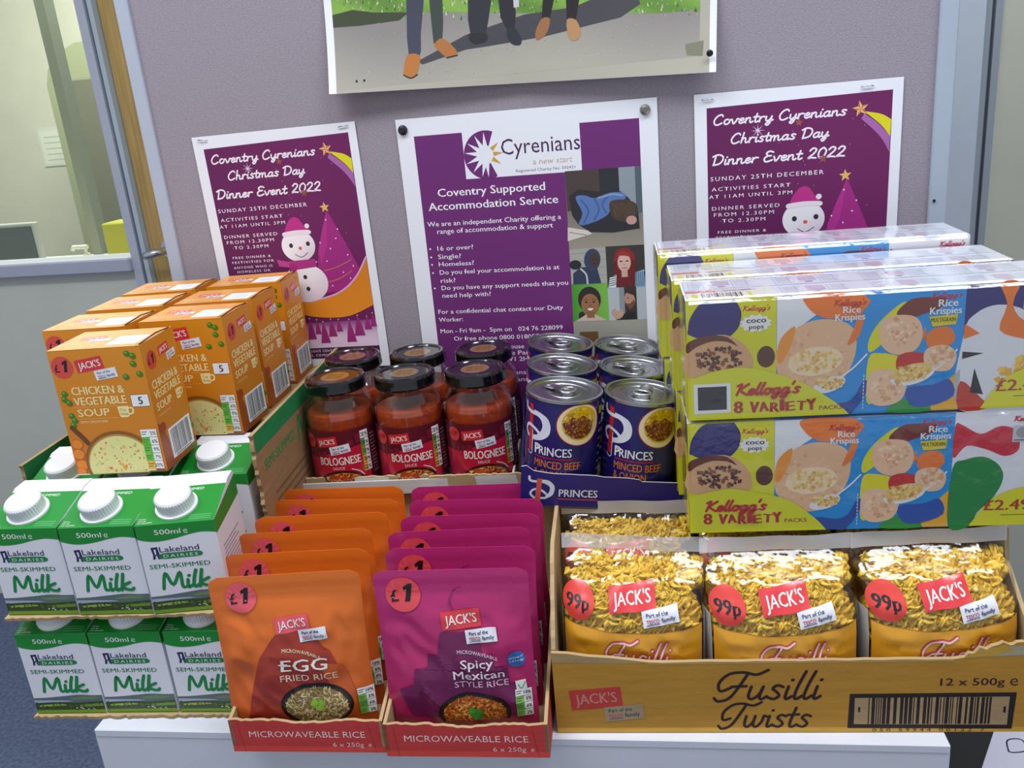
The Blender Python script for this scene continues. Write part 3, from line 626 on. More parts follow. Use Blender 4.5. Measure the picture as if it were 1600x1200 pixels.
def lights(a, x0, y0, x1, y1, cols=('f0f0f2', '5fbb3a', '5fbb3a', '5fbb3a', 'e5b03a'), vals=('5%', '6%', '9%', '7%', '20%')):
    n = len(cols); h = (y1 - y0) / n
    for i, c in enumerate(cols):
        t = y1 - i * h; a.up().rect(x0, t - h * .94, x1, t, 'eceef0'); a.up().rect(x0, t - h * .94, x0 + (x1 - x0) * .5, t, c); a.up()
        a.text(vals[i % len(vals)], x1 - .8, t - h * .7, h * .42, '30343a', 'R', bold=.01)
        a.line([(x0 + 1, t - h * .3), (x0 + (x1 - x0) * .38, t - h * .3)], h * .1, '4a6a3a'); a.line([(x0 + 1, t - h * .6), (x0 + (x1 - x0) * .3, t - h * .6)], h * .1, '4a6a3a')
def fleck(a, rr, n, inside, cols, lo, hi, asp=.3):
    k = 0
    while k < n:
        x, y, ok = inside(rr)
        if not ok: continue
        k += 1; q = rr.uniform(lo, hi); b = rr.uniform(0, PI); dx, dy = math.cos(b) * q, math.sin(b) * q
        a.tri([(x - dx, y - dy), (x + dy * asp, y - dx * asp), (x + dx, y + dy), (x - dy * asp, y + dx * asp)], [(0, 1, 2), (0, 2, 3)], rr.choice(cols))
def disc(cx, cy, rx, ry, ymin=-1e9):
    def f(rr):
        b = rr.uniform(0, 2 * PI); q = math.sqrt(rr.random()); y = cy + ry * q * math.sin(b); return cx + rx * q * math.cos(b), y, y > ymin
    return f

# ================================================================== milk
MW, MH, MR = 70, 94, 111                                             # width, front height, ridge height in mm
def milk_proto():
    t = thing('milk_carton', '', 'milk carton', (0, 0, 0), 0, 'semi-skimmed milk cartons')
    g = Geo(); w = .035; d = .07; GR, WH = '0c8a2c', 'e6e7f0'
    prof = [(0, 0), (0, .094), (.046, .109), (.051, .1115), (.066, .1125), (.07, .108), (.07, 0)]
    L = [(-w, y, z) for y, z in prof]; Q = [(w, y, z) for y, z in prof]; n = len(prof)
    cols = [WH, GR, WH, WH, WH, WH, WH]
    for i in range(n): j = (i + 1) % n; g.add([L[i], Q[i], Q[j], L[j]], [(0, 1, 2, 3)], cols[i])
    g.add(L, [tuple(range(n))], WH); g.add(Q, [tuple(range(n))[::-1]], WH)
    for s in (-1, 1):                                                # folded ears down the sides
        g.add([(s * (w + .0002), .0, .094), (s * (w + .0002), .07, .108), (s * (w + .0002), .07, .086), (s * (w + .0002), .0, .08)], [(0, 1, 2, 3)], GR)
    a = Art(); rr = random.Random(2)
    a.poly([(0, 94), (70, 94), (70, 81.5)] + crom([(70, 81.5), (58, 83), (46, 81.5), (32, 78.2), (18, 76.5), (8, 77.5), (0, 80)], 5), GR); a.up()
    a.text('500ml', 16, 83.5, 5, 'e9efe9', fit=23, bold=.03); a.text('e', 41.5, 83, 6.5, 'e9efe9', bold=-.005); a.line([(38, 85.6), (44, 85.6)], .1, GR)
    NV = '262058'
    a.poly([(9.5, 70.5), (15.5, 71), (17, 58.5), (14.6, 58), (13.6, 63), (12.6, 60), (11.6, 58.2), (9.8, 58.2), (10.6, 63)], NV); a.up().poly([(12, 68.5), (13.8, 68.5), (13.6, 63.5), (12.4, 63)], WH); a.poly([(12.4, 62), (13.4, 60), (12.6, 58)], WH)
    a.text('Lakeland', 17, 65.2, 5.6, NV, fit=35, bold=.012); a.poly(crom([(17, 58.4), (17.4, 63.6), (34, 64), (52, 63.8), (52.6, 58.8), (34, 58.2)], 3, True), '157f45'); a.up().text('DAIRIES', 19.5, 59.4, 3, 'e4efe6', fit=30.5, bold=.01, sp=1.3)
    a.text('SEMI-SKIMMED', 5, 48.4, 4.4, '0f7a40', fit=54, bold=.025)
    a.script('Milk', 12, 26.5, 17.5, '0d8540', 3.2, 44, .1)
    a.poly([(0, 0), (70, 0), (70, 7), (45, 8), (0, 5)], '6f9a1e'); a.up()
    a.poly(crom([(0, 19), (14, 19.5), (30, 21), (46, 22.5), (60, 21.8), (70, 22)], 4) + [(70, 12), (0, 12)], '5b6f6e'); a.up().poly([(0, 16.6), (34, 15.8), (40, 14.6), (0, 13)], 'a9b1c8'); a.poly([(36, 18.5), (52, 20.5), (69, 19.5), (60, 17), (40, 16.6)], '6f8a5c')
    a.poly([(0, 13), (20, 14), (44, 13), (70, 15), (70, 5), (0, 4.5)], '34481c'); a.up().poly([(4, 10.5), (24, 12), (36, 10.6), (20, 8.8), (4, 8.6)], '93b142'); a.poly([(40, 10), (69, 12.4), (69, 9), (46, 8)], '6b8f2c')
    fleck(a, rr, 90, lambda q: (q.uniform(1, 69), q.uniform(5.5, 13.5), True), ('2b3d18', '1f2d14', '3f5a20', '4b6a28'), .5, 1.6, .7)
    for _ in range(14): a.ell(rr.uniform(36, 66), rr.uniform(5, 7.5), 1.0, .6, rr.choice(('22251f', '3a3a34', 'd8d8cc')), 8)
    a.rect(0, 0, 70, 1.1, '4c6a14')
    a.emit(g, front((-w, 0, 0)))
    b = Art(); sl = math.hypot(46, 15)
    b.text('SEMI-SKIMMED', 19, sl - 6.5, 3.2, 'e9f2ea', fit=32, bold=.02, shear=.15); b.text('Carton', 2, 7, 1.6, 'e9f2ea', bold=.02); b.text('and cap', 2, 4.6, 1.6, 'e9f2ea', bold=.02); b.text('are recyclable', 2, 2.2, 1.6, 'e9f2ea', bold=.02)
    for q in range(3): b.rect(47, 8 - 2.4 * q, 66, 8.7 - 2.4 * q, '6fb47c')
    b.emit(g, plane((-w, 0, .094), (1, 0, 0), (0, .046 / (sl / 1000), .015 / (sl / 1000))))
    c = Art()
    for x, h in ((8, 5), (20, 8), (34, 5), (48, 8), (60, 6)):
        for q in range(3): c.rect(x - 5, 5.5 + q * 2.6, x + h - 1 - q, 6.3 + q * 2.6, 'a9adb6')
    c.emit(g, plane((-w, .046, .1097), (1, 0, 0), (0, 1, .08)))
    for sgn in (1, -1):
        d_ = Art()
        for q in range(11): d_.rect(10, 20 + q * 4, 58 - (q * 7) % 17, 21.3 + q * 4, '8b8fa0')
        d_.emit(g, plane((w, 0, 0), (0, 1, 0), (0, 0, 1)) if sgn > 0 else plane((-w, .07, 0), (0, -1, 0), (0, 0, 1)))
    g.build('body', CARD, t)
    g = Geo(); M = Matrix.Rotation(math.atan2(15, 46), 4, 'X'); N_ = 40
    g.lathe([(.0185, 0), (.0185, .0022), (.0165, .003), (.0160, .0075), (.0157, .0145), (.0145, .0162), (0, .0165)], N_, 'eef0f2')
    for i in range(N_): 
        q = 2 * PI * i / N_; g.box(-.0004, .0004, .0158, .0164, .0032, .0142, 'e2e5e8'); k = len(g.v) - 8
        for j in range(k, k + 8): x, y, z = g.v[j]; g.v[j] = (x * math.cos(q) - y * math.sin(q), x * math.sin(q) + y * math.cos(q), z)
    g.v = [tuple(M @ Vector(p)) for p in g.v]
    g.build('screw_cap', PLAST, t, (-.003, .021, .1007))
    return t
def torn(x0, x1, y, rr, amp=1.2, step=4):
    return [(x, y + rr.uniform(-amp, amp)) for x in [x0 + (x1 - x0) * i / max(2, int(abs(x1 - x0) / step)) for i in range(max(2, int(abs(x1 - x0) / step)) + 1)]]
BRN, BRN2 = 'a98e66', '8a7150'
def milk_case(name, label, loc, rz, full, w=0.232, d=0.31):
    t = thing(name, label, 'cardboard case', loc, rz, 'milk cases'); rr = random.Random(7 if full else 8)
    g = Geo(); g.slab(torn(28 if full else 0, w * 1000, -3, rr, 1.4) + [(w * 1000, d * 1000), (0, d * 1000)], plane((0, 0, 0), (1, 0, 0), (0, 1, 0)), .0028, 'b39a72', 0, 'a08660')
    g.build('base', BOARD, t)
    if full:
        mp = plane((w, 0, 0), (0, 1, 0), (0, 0, 1)); pts = [(torn_y, z) for z, torn_y in torn(0, 128, 100, rr, 1.8)] + [(d * 1000, 128), (d * 1000, 0)]
        g = Geo().slab(pts, mp, .004, '9a7752', 0, 'a88d66'); a = Art(); a.rect(102, 108, d * 1000, 128, '128046'); a.up()
        a.text('SEMI-SKIMMED', 116, 84, 11, '1f8a4a', fit=88, bold=.02); a.script('Milk', 214, 76, 28, '1f8a4a', 4.5, 70, .1)
        for q in range(3): a.rect(130, 52 - q * 9, 230, 55 - q * 9, '7d5c3c')
        a.emit(g, mp); b = Art(); b.rect(-d * 1000, 108, -102, 128, '128046'); b.emit(g, plane((w - .004, 0, 0), (0, -1, 0), (0, 0, 1))); g.build('side_wall', BOARD, t)
        mp = plane((0, d, 0), (0, -1, 0), (0, 0, 1)); pts = [(d * 1000 - y, z) for z, y in torn(0, 106, 106, rr, 1.8)] + [(0, 106), (0, 0)]
        g = Geo().slab(pts, mp, .004, '9a7752', 0, 'a88d66'); b = Art(); b.rect(106, 88, d * 1000, 106, '128046'); b.emit(g, plane((.004, 0, 0), (0, 1, 0), (0, 0, 1))); g.build('side_wall', BOARD, t)
        Geo().box(.004, w - .004, d - .004, d, 0, .106, '9a7752').build('back_wall', BOARD, t)
        Geo().box(.006, w - .006, .205, d - .006, .0005, .1062, '93764f').build('inner_fitment', BOARD, t)
    else:
        Geo().box(.003, w - .003, .078, d - .004, .0005, .1050, '93764f').build('inner_fitment', BOARD, t)
    return t
case_lo = milk_case('milk_tray', 'torn cardboard tray under the lower row of milk cartons', (-0.480, -0.418, 0.8036), 5.7, False, 0.221, 0.395)
case_up = milk_case('milk_case', 'green-edged cardboard case around the upper milk cartons and soup boxes', (-0.507, -0.4205, 0.9126), 5.7, True, 0.250, 0.395)
milk = milk_proto(); milk['label'] = 'lower milk carton at the left end, under the torn upper case'
MZ = 0.94                                                            # these half-litre cartons are a little squatter than drawn
def carton(lab, x, y, z, rz):
    o = milk if lab is None else copy_tree(milk, lab)
    o.location = (x, y, z); o.rotation_euler = (0, 0, R(rz)); o.scale = (1, 1, MZ)
ZL, ZU = 0.8038, 0.9129
carton(None, -0.443, -0.4135, ZL, 5.7)
carton('lower milk carton in the middle of the bottom row', -0.3715, -0.4060, ZL, 5.5)
carton('lower milk carton at the right end, half behind the orange rice pouch', -0.2985, -0.3995, ZL, 5.0)
carton('upper milk carton at the left end, cut by the edge of the photo', -0.4425, -0.4130, ZU, 4.4)
carton('upper milk carton in the middle, in front of the foremost soup box', -0.3700, -0.4080, ZU, 5.7)
carton('upper milk carton turned askew at the right end', -0.2985, -0.3985, ZU, 12.0)
carton('second-row milk carton beneath the left side of the soup boxes', -0.4655, -0.3300, ZU, 5.7)
carton('second-row milk carton whose cap shows right of the foremost soup box', -0.3170, -0.3000, ZU, 5.7)
carton('second-row milk carton hidden under the foremost soup box', -0.3925, -0.3200, ZU, 5.7)

# ================================================================== soup
def soup_proto():
    t = thing('soup_box', '', 'soup box', (0, 0, 0), 0, 'chicken and vegetable soup boxes'); OR = 'd98713'; CR = 'f3e3a2'
    w, d, h = .09, .065, .123; g = Geo().rbox(0, w, 0, d, 0, h, OR, 0, .0008)
    g.slab([(-.5, 0), (3, 0), (3, 66), (-.5, 66)], plane((w - .0035, -.0003, h + .0006), (1, 0, 0), (0, 1, .0)), .0006, 'c87810')
    g.tube([(w - .002, .003, h + .0008), (w - .0005, d * .5, h + .0034), (w - .002, d - .003, h + .0008)], .0006, 6, '2a1708')
    a = Art(); rr = random.Random(5)
    a.rect(0, 0, 90, 123, lambda x, y: mixc('c8740d', 'e08e18', y / 123)); a.up()
    price(a, 11.5, 107, 10.8, '£1', 'd94a40'); jacks(a, 38, 108.5, 27, 8); partof(a, 52, 99, 21.5, 8)
    for x, y in ((76, 117), (81, 114.5), (80, 107), (84, 97), (70.5, 95), (7, 82), (5.5, 76.5), (9.5, 73), (8.5, 60), (10.5, 55.5), (8, 51)):
        a.up().ell(x + .5, y - .9, 3.1, 2.6, '8a5209', 16); a.up().ell(x, y, 3.1, 2.8, '3f7a14', 18); a.up().ell(x - .7, y + .7, 1.5, 1.2, '6fa92f', 12)
    a.up().text('CHICKEN &', 14.5, 80, 7.6, CR, fit=51, bold=.045); a.text('VEGETABLE', 14.5, 69.8, 7.6, CR, fit=51, bold=.045); a.text('SOUP', 15.5, 58.6, 7.2, CR, fit=31, bold=.04); a.text('WITH CROUTONS', 15.5, 52, 2.2, CR, fit=27)
    a.rect(13, 67.7, 55, 68, 'f0c46a'); a.rect(13, 56, 54, 56.3, 'f0c46a')
    def mug(a, x, y, k):
        a.up().poly([(x, y + 11 * k), (x + 11 * k, y + 11 * k), (x + 10 * k, y + k), (x + 8.5 * k, y), (x + 2.5 * k, y), (x + k, y + k)], CR); a.line([(x + 10.5 * k, y + 9 * k), (x + 14.5 * k, y + 8.5 * k), (x + 14 * k, y + 4 * k), (x + 10 * k, y + 3 * k)], 1.6 * k, CR, 4); a.up().text('Cup', x + 2 * k, y + 6.2 * k, 2.6 * k, 'a9742a'); a.text('Soup', x + 2 * k, y + 2.4 * k, 2.6 * k, 'a9742a')
    mug(a, 55, 56, 1.0)
    a.up().rect(70, 65.5, 87.5, 77.5, '6b3b10'); a.up().rect(70.4, 65.9, 87.1, 77.1, 'f0f0f4'); a.up().text('5', 77, 68, 7, '101010', bold=.04)
    # bowl of soup with spoon and carrots
    a.up().line([(6, 48), (13, 39), (18, 32)], 5, '6a3a14', 4); 
    for x, y, q in ((7, 31, 6), (6, 21, 6.5), (7, 10, 6.5), (5, 3, 5)): a.up().ell(x, y, q, q * .9, 'c2560c', 22, clip=(0, 0, 90, 123)); a.up().ell(x - .3, y + .4, q * .86, q * .76, 'e58322', 22, clip=(.2, .2, 90, 123))
    cl = (.2, .3, 86, 123); a.up().ell(47, 10, 36, 33, '8a5418', 48, clip=cl); a.up().ell(47, 9, 33.5, 30.8, 'b98a3c', 48, clip=cl); a.up().ell(47, 8, 32.5, 30, 'e3dc94', 48, clip=cl); a.up()
    ins = lambda q: ((lambda z: (z[0], z[1], z[1] > 2))(disc(47, 8, 29, 27)(q)))
    fleck(a, rr, 90, ins, ('cfcf78', 'eee8ae', 'b9c266', 'd8d284'), .6, 1.8, .5); fleck(a, rr, 24, ins, ('e08a3a', 'd9742c', 'e8a052'), 1.0, 2.0, .8); fleck(a, rr, 22, ins, ('7fa32c', '5d8a2a', 'd9b81e'), .5, 1.3, .7)
    a.ell(49, 6, 2.3, 1.8, 'd8a818', 12); lights(a, 72, 3, 87.5, 43); a.rect(0, 0, 12, 1.2, 'eadfca'); a.rect(72, 0, 90, 1.4, '6a5a4a')
    a.emit(g, front())
    b = Art(); b.rect(0, 0, 65, 123, lambda x, y: mixc('c06f12', 'd98a1c', y / 123)); b.up()
    price(b, 14.5, 105.5, 9, '£1', 'cf4436', rot=10); jacks(b, 39, 109.5, 20, 4); partof(b, 51, 101, 17, 5)
    b.up().text('CHICKEN &', 6, 79, 7.8, CR, fit=50, bold=.045); b.text('VEGETABLE', 6, 69, 7.8, CR, fit=52, bold=.045); b.text('SOUP', 6, 58, 7.2, CR, fit=29, bold=.04); b.text('WITH CROUTONS', 6, 52, 2, 'e6c98a', fit=24); mug(b, 45, 56, .9)
    b.up().poly([(0, 0), (65, 0), (65, 12), (50, 6), (30, 4), (16, 22), (6, 44), (0, 48)], '9a4a1c'); b.ell(8, 41, 6, 5, 'a03a20'); b.up()
    for x, y in ((60, 30), (63, 22), (58, 3)): b.ell(x, y, 3, 2.8, '3f7a14', 16)
    b.up().rect(15.5, 6, 60.5, 36, 'eeeef2'); b.up().barcode(19, 9, 57, 34, '30303a', 3, 30); b.rect(22, 6.8, 54, 8.2, '8a8a92')
    b.emit(g, plane((w, 0, 0), (0, 1, 0), (0, 0, 1)))
    c = Art(); c.up().rect(0, 0, 85, 65, lambda x, y: mixc('d8851a', 'dd9a4a', y / 65)); c.up(); c.quad([(51, 10), (81, 10), (81, 40), (51, 40)], 'f1f2f6'); c.up()
    for q in range(3): c.rect(57, 17 + q * 6, 76, 18.4 + q * 6, '9fb2d4')
    jacks(c, 25, 38, 24, 4); partof(c, 36, 29, 20, 4); c.up().text('CHICKEN & VEGETABLE', 4, 17, 4.4, CR, fit=40, bold=.04); c.text('SOUP WITH CROUTONS', 4, 10, 4.4, CR, fit=36, bold=.04); c.ell(84, 8, 2.4, 2.2, '4f8a1c', 14)
    c.emit(g, plane((0, 0, h + .0003), (1, 0, 0), (0, 1, 0)))
    g.build('carton', CARD, t)
    return t
sb = soup_proto(); SZ = 0.9129 + .1067
sb['label'] = 'orange soup box standing foremost with its whole front in view'; sb.location = (-0.431, -0.3395, SZ); sb.rotation_euler = (0, 0, R(5.9))
cR, sR = math.cos(R(4.4)), math.sin(R(4.4))
for x, y, rz, lab in ((-0.400, -0.243, 3.0, 'orange soup box behind the foremost one to the right, half its front in view'), (-0.406, -0.169, 4.4, 'orange soup box third from the front in the right-hand row'), (-0.413, -0.086, 6.6, 'orange soup box at the back of the right-hand row by the snowman poster'),
                      (-0.495, -0.264, 4.6, 'orange soup box directly behind the foremost one, its price roundel half covered'), (-0.504, -0.182, 5.4, 'orange soup box in the middle of the left-hand row, only its top showing'), (-0.511, -0.106, 7.0, 'orange soup box at the back of the left-hand row nearest the wooden door')):
    copy_tree(sb, lab, (x, y, SZ), rz)

# ================================================================== rice pouches
PW, PH = 132.0, 158.0
def pouch_fn(seed):
    def thick(z):
        z = z / PH
        if z > .86: return 0.0
        return 13.5 * (math.sin(PI * min(1, (z / .86 + .10) / 1.10)) ** .8) * (1 - .12 * z)
    def half(z): return PW / 2 - 1.6 * math.sin(PI * min(1, z / PH)) - (0 if z > 20 else (20 - z) ** 2 * .006)
    def wr(x, z):
        n = noise.noise(Vector((x * .035 + seed, z * .03, seed))) * 4.6 + abs(noise.noise(Vector((x * .05 + z * .04, z * .02 - x * .03, seed + 5)))) * -5.0
        e = abs(x) / (PW / 2); k = min(1, max(0, (PH * .86 - z) / 25)); return n * k * (.35 + .65 * min(1, e * 1.3))
    def f(x, z, h=0.0):
        e = min(1, abs(x) / half(z)); b = thick(z) * (1 - e ** 2.6) ** .75
        y = -(b * .85 + .35) - wr(x, z) * (1 - e ** 6) + (0.5 * math.sin(z * 1.6) * .22 if z > PH * .86 else 0)
        return Vector((x / 1000, y / 1000 - h, z / 1000))
    def bk(x, z):
        e = min(1, abs(x) / half(z)); b = thick(z) * (1 - e ** 2.6) ** .75
        return Vector((x / 1000, (b * .75 + .25) / 1000, z / 1000))
    return half, f, bk
def pouch(label, group, c0, c1, art, seed):
    t = thing('rice_pouch', label, 'rice pouch', (0, 0, 0), 0, group); half, f, bk = pouch_fn(seed); rad = 9.0
    def hx(z):
        hh = half(z)
        if z > PH - rad: hh -= rad - math.sqrt(max(0, rad * rad - (z - (PH - rad)) ** 2))
        return hh
    zs = lambda v: PH * v
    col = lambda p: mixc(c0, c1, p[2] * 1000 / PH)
    NU, NV = 46, 52
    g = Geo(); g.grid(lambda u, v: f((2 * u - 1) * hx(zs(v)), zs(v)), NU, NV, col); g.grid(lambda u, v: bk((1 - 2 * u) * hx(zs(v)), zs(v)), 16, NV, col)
    n = NV
    for s in (-1, 1): g.grid(lambda u, v: f(s * hx(zs(v)), zs(v)).lerp(bk(s * hx(zs(v)), zs(v)), u), 1, NV, col)
    g.grid(lambda u, v: f((2 * u - 1) * hx(0), 0).lerp(bk((2 * u - 1) * hx(0), 0), v), 16, 3, col); g.grid(lambda u, v: f((2 * u - 1) * hx(PH), PH).lerp(bk((2 * u - 1) * hx(PH), PH), v), 16, 1, col)
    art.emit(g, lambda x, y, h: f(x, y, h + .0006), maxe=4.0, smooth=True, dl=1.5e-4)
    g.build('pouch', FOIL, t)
    return t
def rice_art(kind):
    a = Art(); rr = random.Random(9 if kind == 'egg' else 12)
    if kind == 'egg':
        a.poly([(-16, 84), (0, 98), (18, 84), (34, 70), (44, 44), (44, 4), (-50, 4), (-40, 40), (-30, 66)], '9e2f1c'); a.up().poly([(24, 60), (44, 56), (52, 30), (50, 4), (40, 4)], 'c4561c')
        price(a, -40, 133, 14, '£1', 'ef5f6a'); jacks(a, 3, 96, 31, 6, 'ea5a66'); partof(a, 21, 86, 25, 6); a.up()
        a.text('MICROWAVEABLE', -8, 69, 3, 'f3d9b4', 'L', fit=33, bold=.01, arc=2.4, rot=2); a.text('EGG', -11, 54, 10.5, 'f2ede8', fit=41, bold=.05, shear=.1); a.line([(-12, 60.5), (-5, 60.5)], 1.3, 'f2ede8'); a.text('FRIED RICE', -13, 44, 6, 'f2dcc4', fit=51, bold=.005)
        cx, cy, rx, ry = 16, 19, 33, 22; gc = ('d9c48c', 'cbb274', 'e8d9a8', 'b99e60', 'a98c50'); gb = '8c7444'; leaf = '8fc23a'
    else:
        a.poly([(-12, 86), (12, 86), (13, 78), (22, 78), (23, 66), (32, 66), (33, 54), (44, 54), (45, 38), (58, 34), (50, 6), (-46, 6), (-54, 32), (-40, 38), (-38, 52), (-26, 54), (-25, 66), (-16, 66), (-14, 78)], '6e1450')
        price(a, -42, 131, 15.5, '£1', 'ee4f58'); jacks(a, 7, 97, 34, 5, 'dc3c44'); partof(a, 24, 83, 27, 5); a.up()
        a.text('MICROWAVEABLE', 2, 65.5, 3, 'f0cfe0', 'L', fit=34, bold=.01, arc=2.2, rot=1); a.text('Spicy', 4, 54.5, 7.6, 'f4ecf0', fit=28, bold=.035); a.text('Mexican', -3, 44.5, 7.6, 'f4ecf0', fit=44, bold=.035); a.text('STYLE RICE', -3, 36, 5.6, 'e9cfe0', fit=47)
        a.up().ell(52, 59, 7.6, 7.6, '2f6db8', 24); a.up().text('contents of', 46, 59.5, 2, 'e8eef6', fit=12, rot=8, bold=.01); a.text('1 of 5-a-day', 46.6, 56.4, 2, 'e8eef6', fit=12, rot=8, bold=.01); a.up().rect(50, 29, 59, 39, 'e6efe4', 6); a.up().line([(52, 35), (54.5, 31), (58, 37)], .9, '7f9c8c', 4); a.line([(50.4, 29.6), (59, 30.4)], 1.2, '4e9c6a')
        a.up().line([(8, 136), (1, 132), (-2, 124), (0, 117)], 1.2, '8e1f66', 5)
        cx, cy, rx, ry = 12, 10, 32, 21; gc = ('d9772a', 'e8963c', 'c9601e', 'b04a1a', 'efb25a'); gb = 'a85a1e'; leaf = '3f9a34'
    cl = (-60, 2, 66, 150)
    a.up().ell(cx, cy, rx, ry, '15100f', 48, clip=cl); a.up().ell(cx, cy - .5, rx * .93, ry * .9, '2c2420', 48, clip=cl); a.up().ell(cx, cy - 1, rx * .86, ry * .86, gb, 48, clip=cl); a.up()
    ins = disc(cx, cy - 1, rx * .85, ry * .85, 3); fleck(a, rr, 150, ins, gc[2:], 1.6, 3.0, .3); a.up(); fleck(a, rr, 230, ins, gc, 1.6, 3.2, .28)
    if kind != 'egg': fleck(a, rr, 26, ins, ('7c1f14', '5a1a14'), 1.0, 1.8, .7)
    a.up()
    for x, y in ((0, 0), (4, 2), (3, -3), (-2, 3)): a.poly([(cx + x - 4, cy + y - 2), (cx + x, cy + y + 3.4), (cx + x + 4, cy + y - 1), (cx + x, cy + y - 3.5)], leaf, 3)
    lights(a, 53 if kind == 'egg' else 49, 4, 67 if kind == 'egg' else 63, 31, ('f0f0f2', '7fc257', '5fae4a', '7fc257'), ('10%', '5%', '4%', '2%'))
    for k, (vs, fs, c, l) in enumerate(a.T):                         # the printed picture sits in the middle of the pouch
        dy = 6 if max(p[1] for p in vs) > 112 else 18
        a.T[k] = ([(x * .97, y + dy) for x, y in vs], fs, c, l)
    return a
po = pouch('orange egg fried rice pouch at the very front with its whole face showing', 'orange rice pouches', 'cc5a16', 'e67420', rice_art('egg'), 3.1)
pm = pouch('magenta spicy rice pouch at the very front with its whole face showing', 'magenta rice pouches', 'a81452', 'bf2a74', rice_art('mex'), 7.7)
E_TOP = [(-0.1965, -0.413), (-0.2045, -0.374), (-0.2085, -0.336), (-0.2095, -0.3035), (-0.2075, -0.271), (-0.2075, -0.2445)]
M_TOP = [(-0.0546, -0.3995), (-0.0575, -0.361), (-0.0615, -0.329), (-0.0627, -0.301), (-0.0640, -0.269), (-0.0690, -0.2365)]
nth = ('', 'second', 'third', 'fourth', 'fifth', 'sixth and rearmost')
for base, tops, cn, an in ((po, E_TOP, 'orange', (9.0, 9.0, 4.6, 8.0, 2.4, 2.4)), (pm, M_TOP, 'magenta', (5.2, 6.0, 4.6, 5.6, 3.4, 3.0))):
    for i, (x, y) in enumerate(tops):
        lean = 3.4 - i * .3; zb = .8035; rz = an[i]
        yb = y - math.sin(R(lean)) * PH / 1000 + (0.002 if i == 0 else 0)
        loc = (x, yb, zb); rot = (R(-lean), R(1.2 * math.sin(i * 2.3)), R(rz))
        if i == 0: base.location = loc; base.rotation_euler = rot
        else: copy_tree(base, '%s rice pouch %s from the front, mostly hidden, its price roundel half covered' % (cn, nth[i]), loc, rot=rot)
def rice_tray(label, loc, rz, w, d, seed):
    t = thing('rice_tray', label, 'display tray', loc, rz, 'red-fronted rice trays'); rr = random.Random(seed); RD = 'c43a3a'
    Wm, Dm = w * 1000, d * 1000
    Geo().box(0, w, .003, d, 0, .002, 'a98e66').build('base', BOARD, t)
    top = torn(Wm, 0, 33, rr, .9); top = [(x, y - 3.5 * max(0, 1 - abs(x - Wm * .5) / (Wm * .22))) for x, y in top]
    g = Geo().slab([(0, 0), (Wm, 0)] + top, front((0, 0, 0)), .003, RD, 0, 'b79c72')
    a = Art(); a.rect(0, 0, Wm, 6, 'd8463c'); a.up(); a.text('MICROWAVEABLE RICE', 17, 15.5, 6.2, 'f3dcd4', fit=Wm - 34, bold=-.004); a.text('6 x 250g', Wm * .66, 6, 4.2, 'efd0c8', fit=Wm * .2); a.text('e', Wm * .89, 6, 4.6, 'efd0c8'); a.line([(11, 0), (8, 31)], .4, '9c2c2c'); a.line([(Wm - 9, 0), (Wm - 13, 29)], .4, '9c2c2c')
    a.emit(g, front()); g.build('front_lip', BOARD, t)
    for s, x in ((0, 0.0), (1, w)):
        mp = plane((x, 0, 0), (0, 1, 0), (0, 0, 1)) if s else plane((x, d, 0), (0, -1, 0), (0, 0, 1))
        o = [(0, 0), (Dm, 0), (Dm, 128)] + [(Dm - 30 - q * (Dm - 70) / 8, 128 - 84 * (q / 8) ** .7 + rr.uniform(-1.5, 1.5)) for q in range(9)] + [(0, 33)]
        if not s: o = [(Dm - px, pz) for px, pz in o][::-1]
        g = Geo().slab(o, mp, .003, 'a58a64' if not s else 'b03a36', 0, 'b79c72'); g.build('side_wall', BOARD, t)
    g = Geo().slab([(0, 0), (Wm, 0)] + torn(Wm, 0, 143, rr, .8), front((0, d - .003, 0)), .003, 'b59a70', 0, 'c4aa80')
    a = Art(); a.quad([(Wm * .40, 110), (Wm * .72, 110), (Wm * .68, 142), (Wm * .36, 142)], 'd9d6d2'); a.emit(g, front((0, d - .003, 0))); g.build('back_wall', BOARD, t)
    return t
rice_tray('red-fronted cardboard tray holding the orange rice pouches', (-0.2575, -0.444, 0.8008), 4.6, 0.1385, 0.262, 4)
rice_tray('red-fronted cardboard tray holding the magenta rice pouches', (-0.1175, -0.437, 0.8008), 4.6, 0.1400, 0.262, 6)

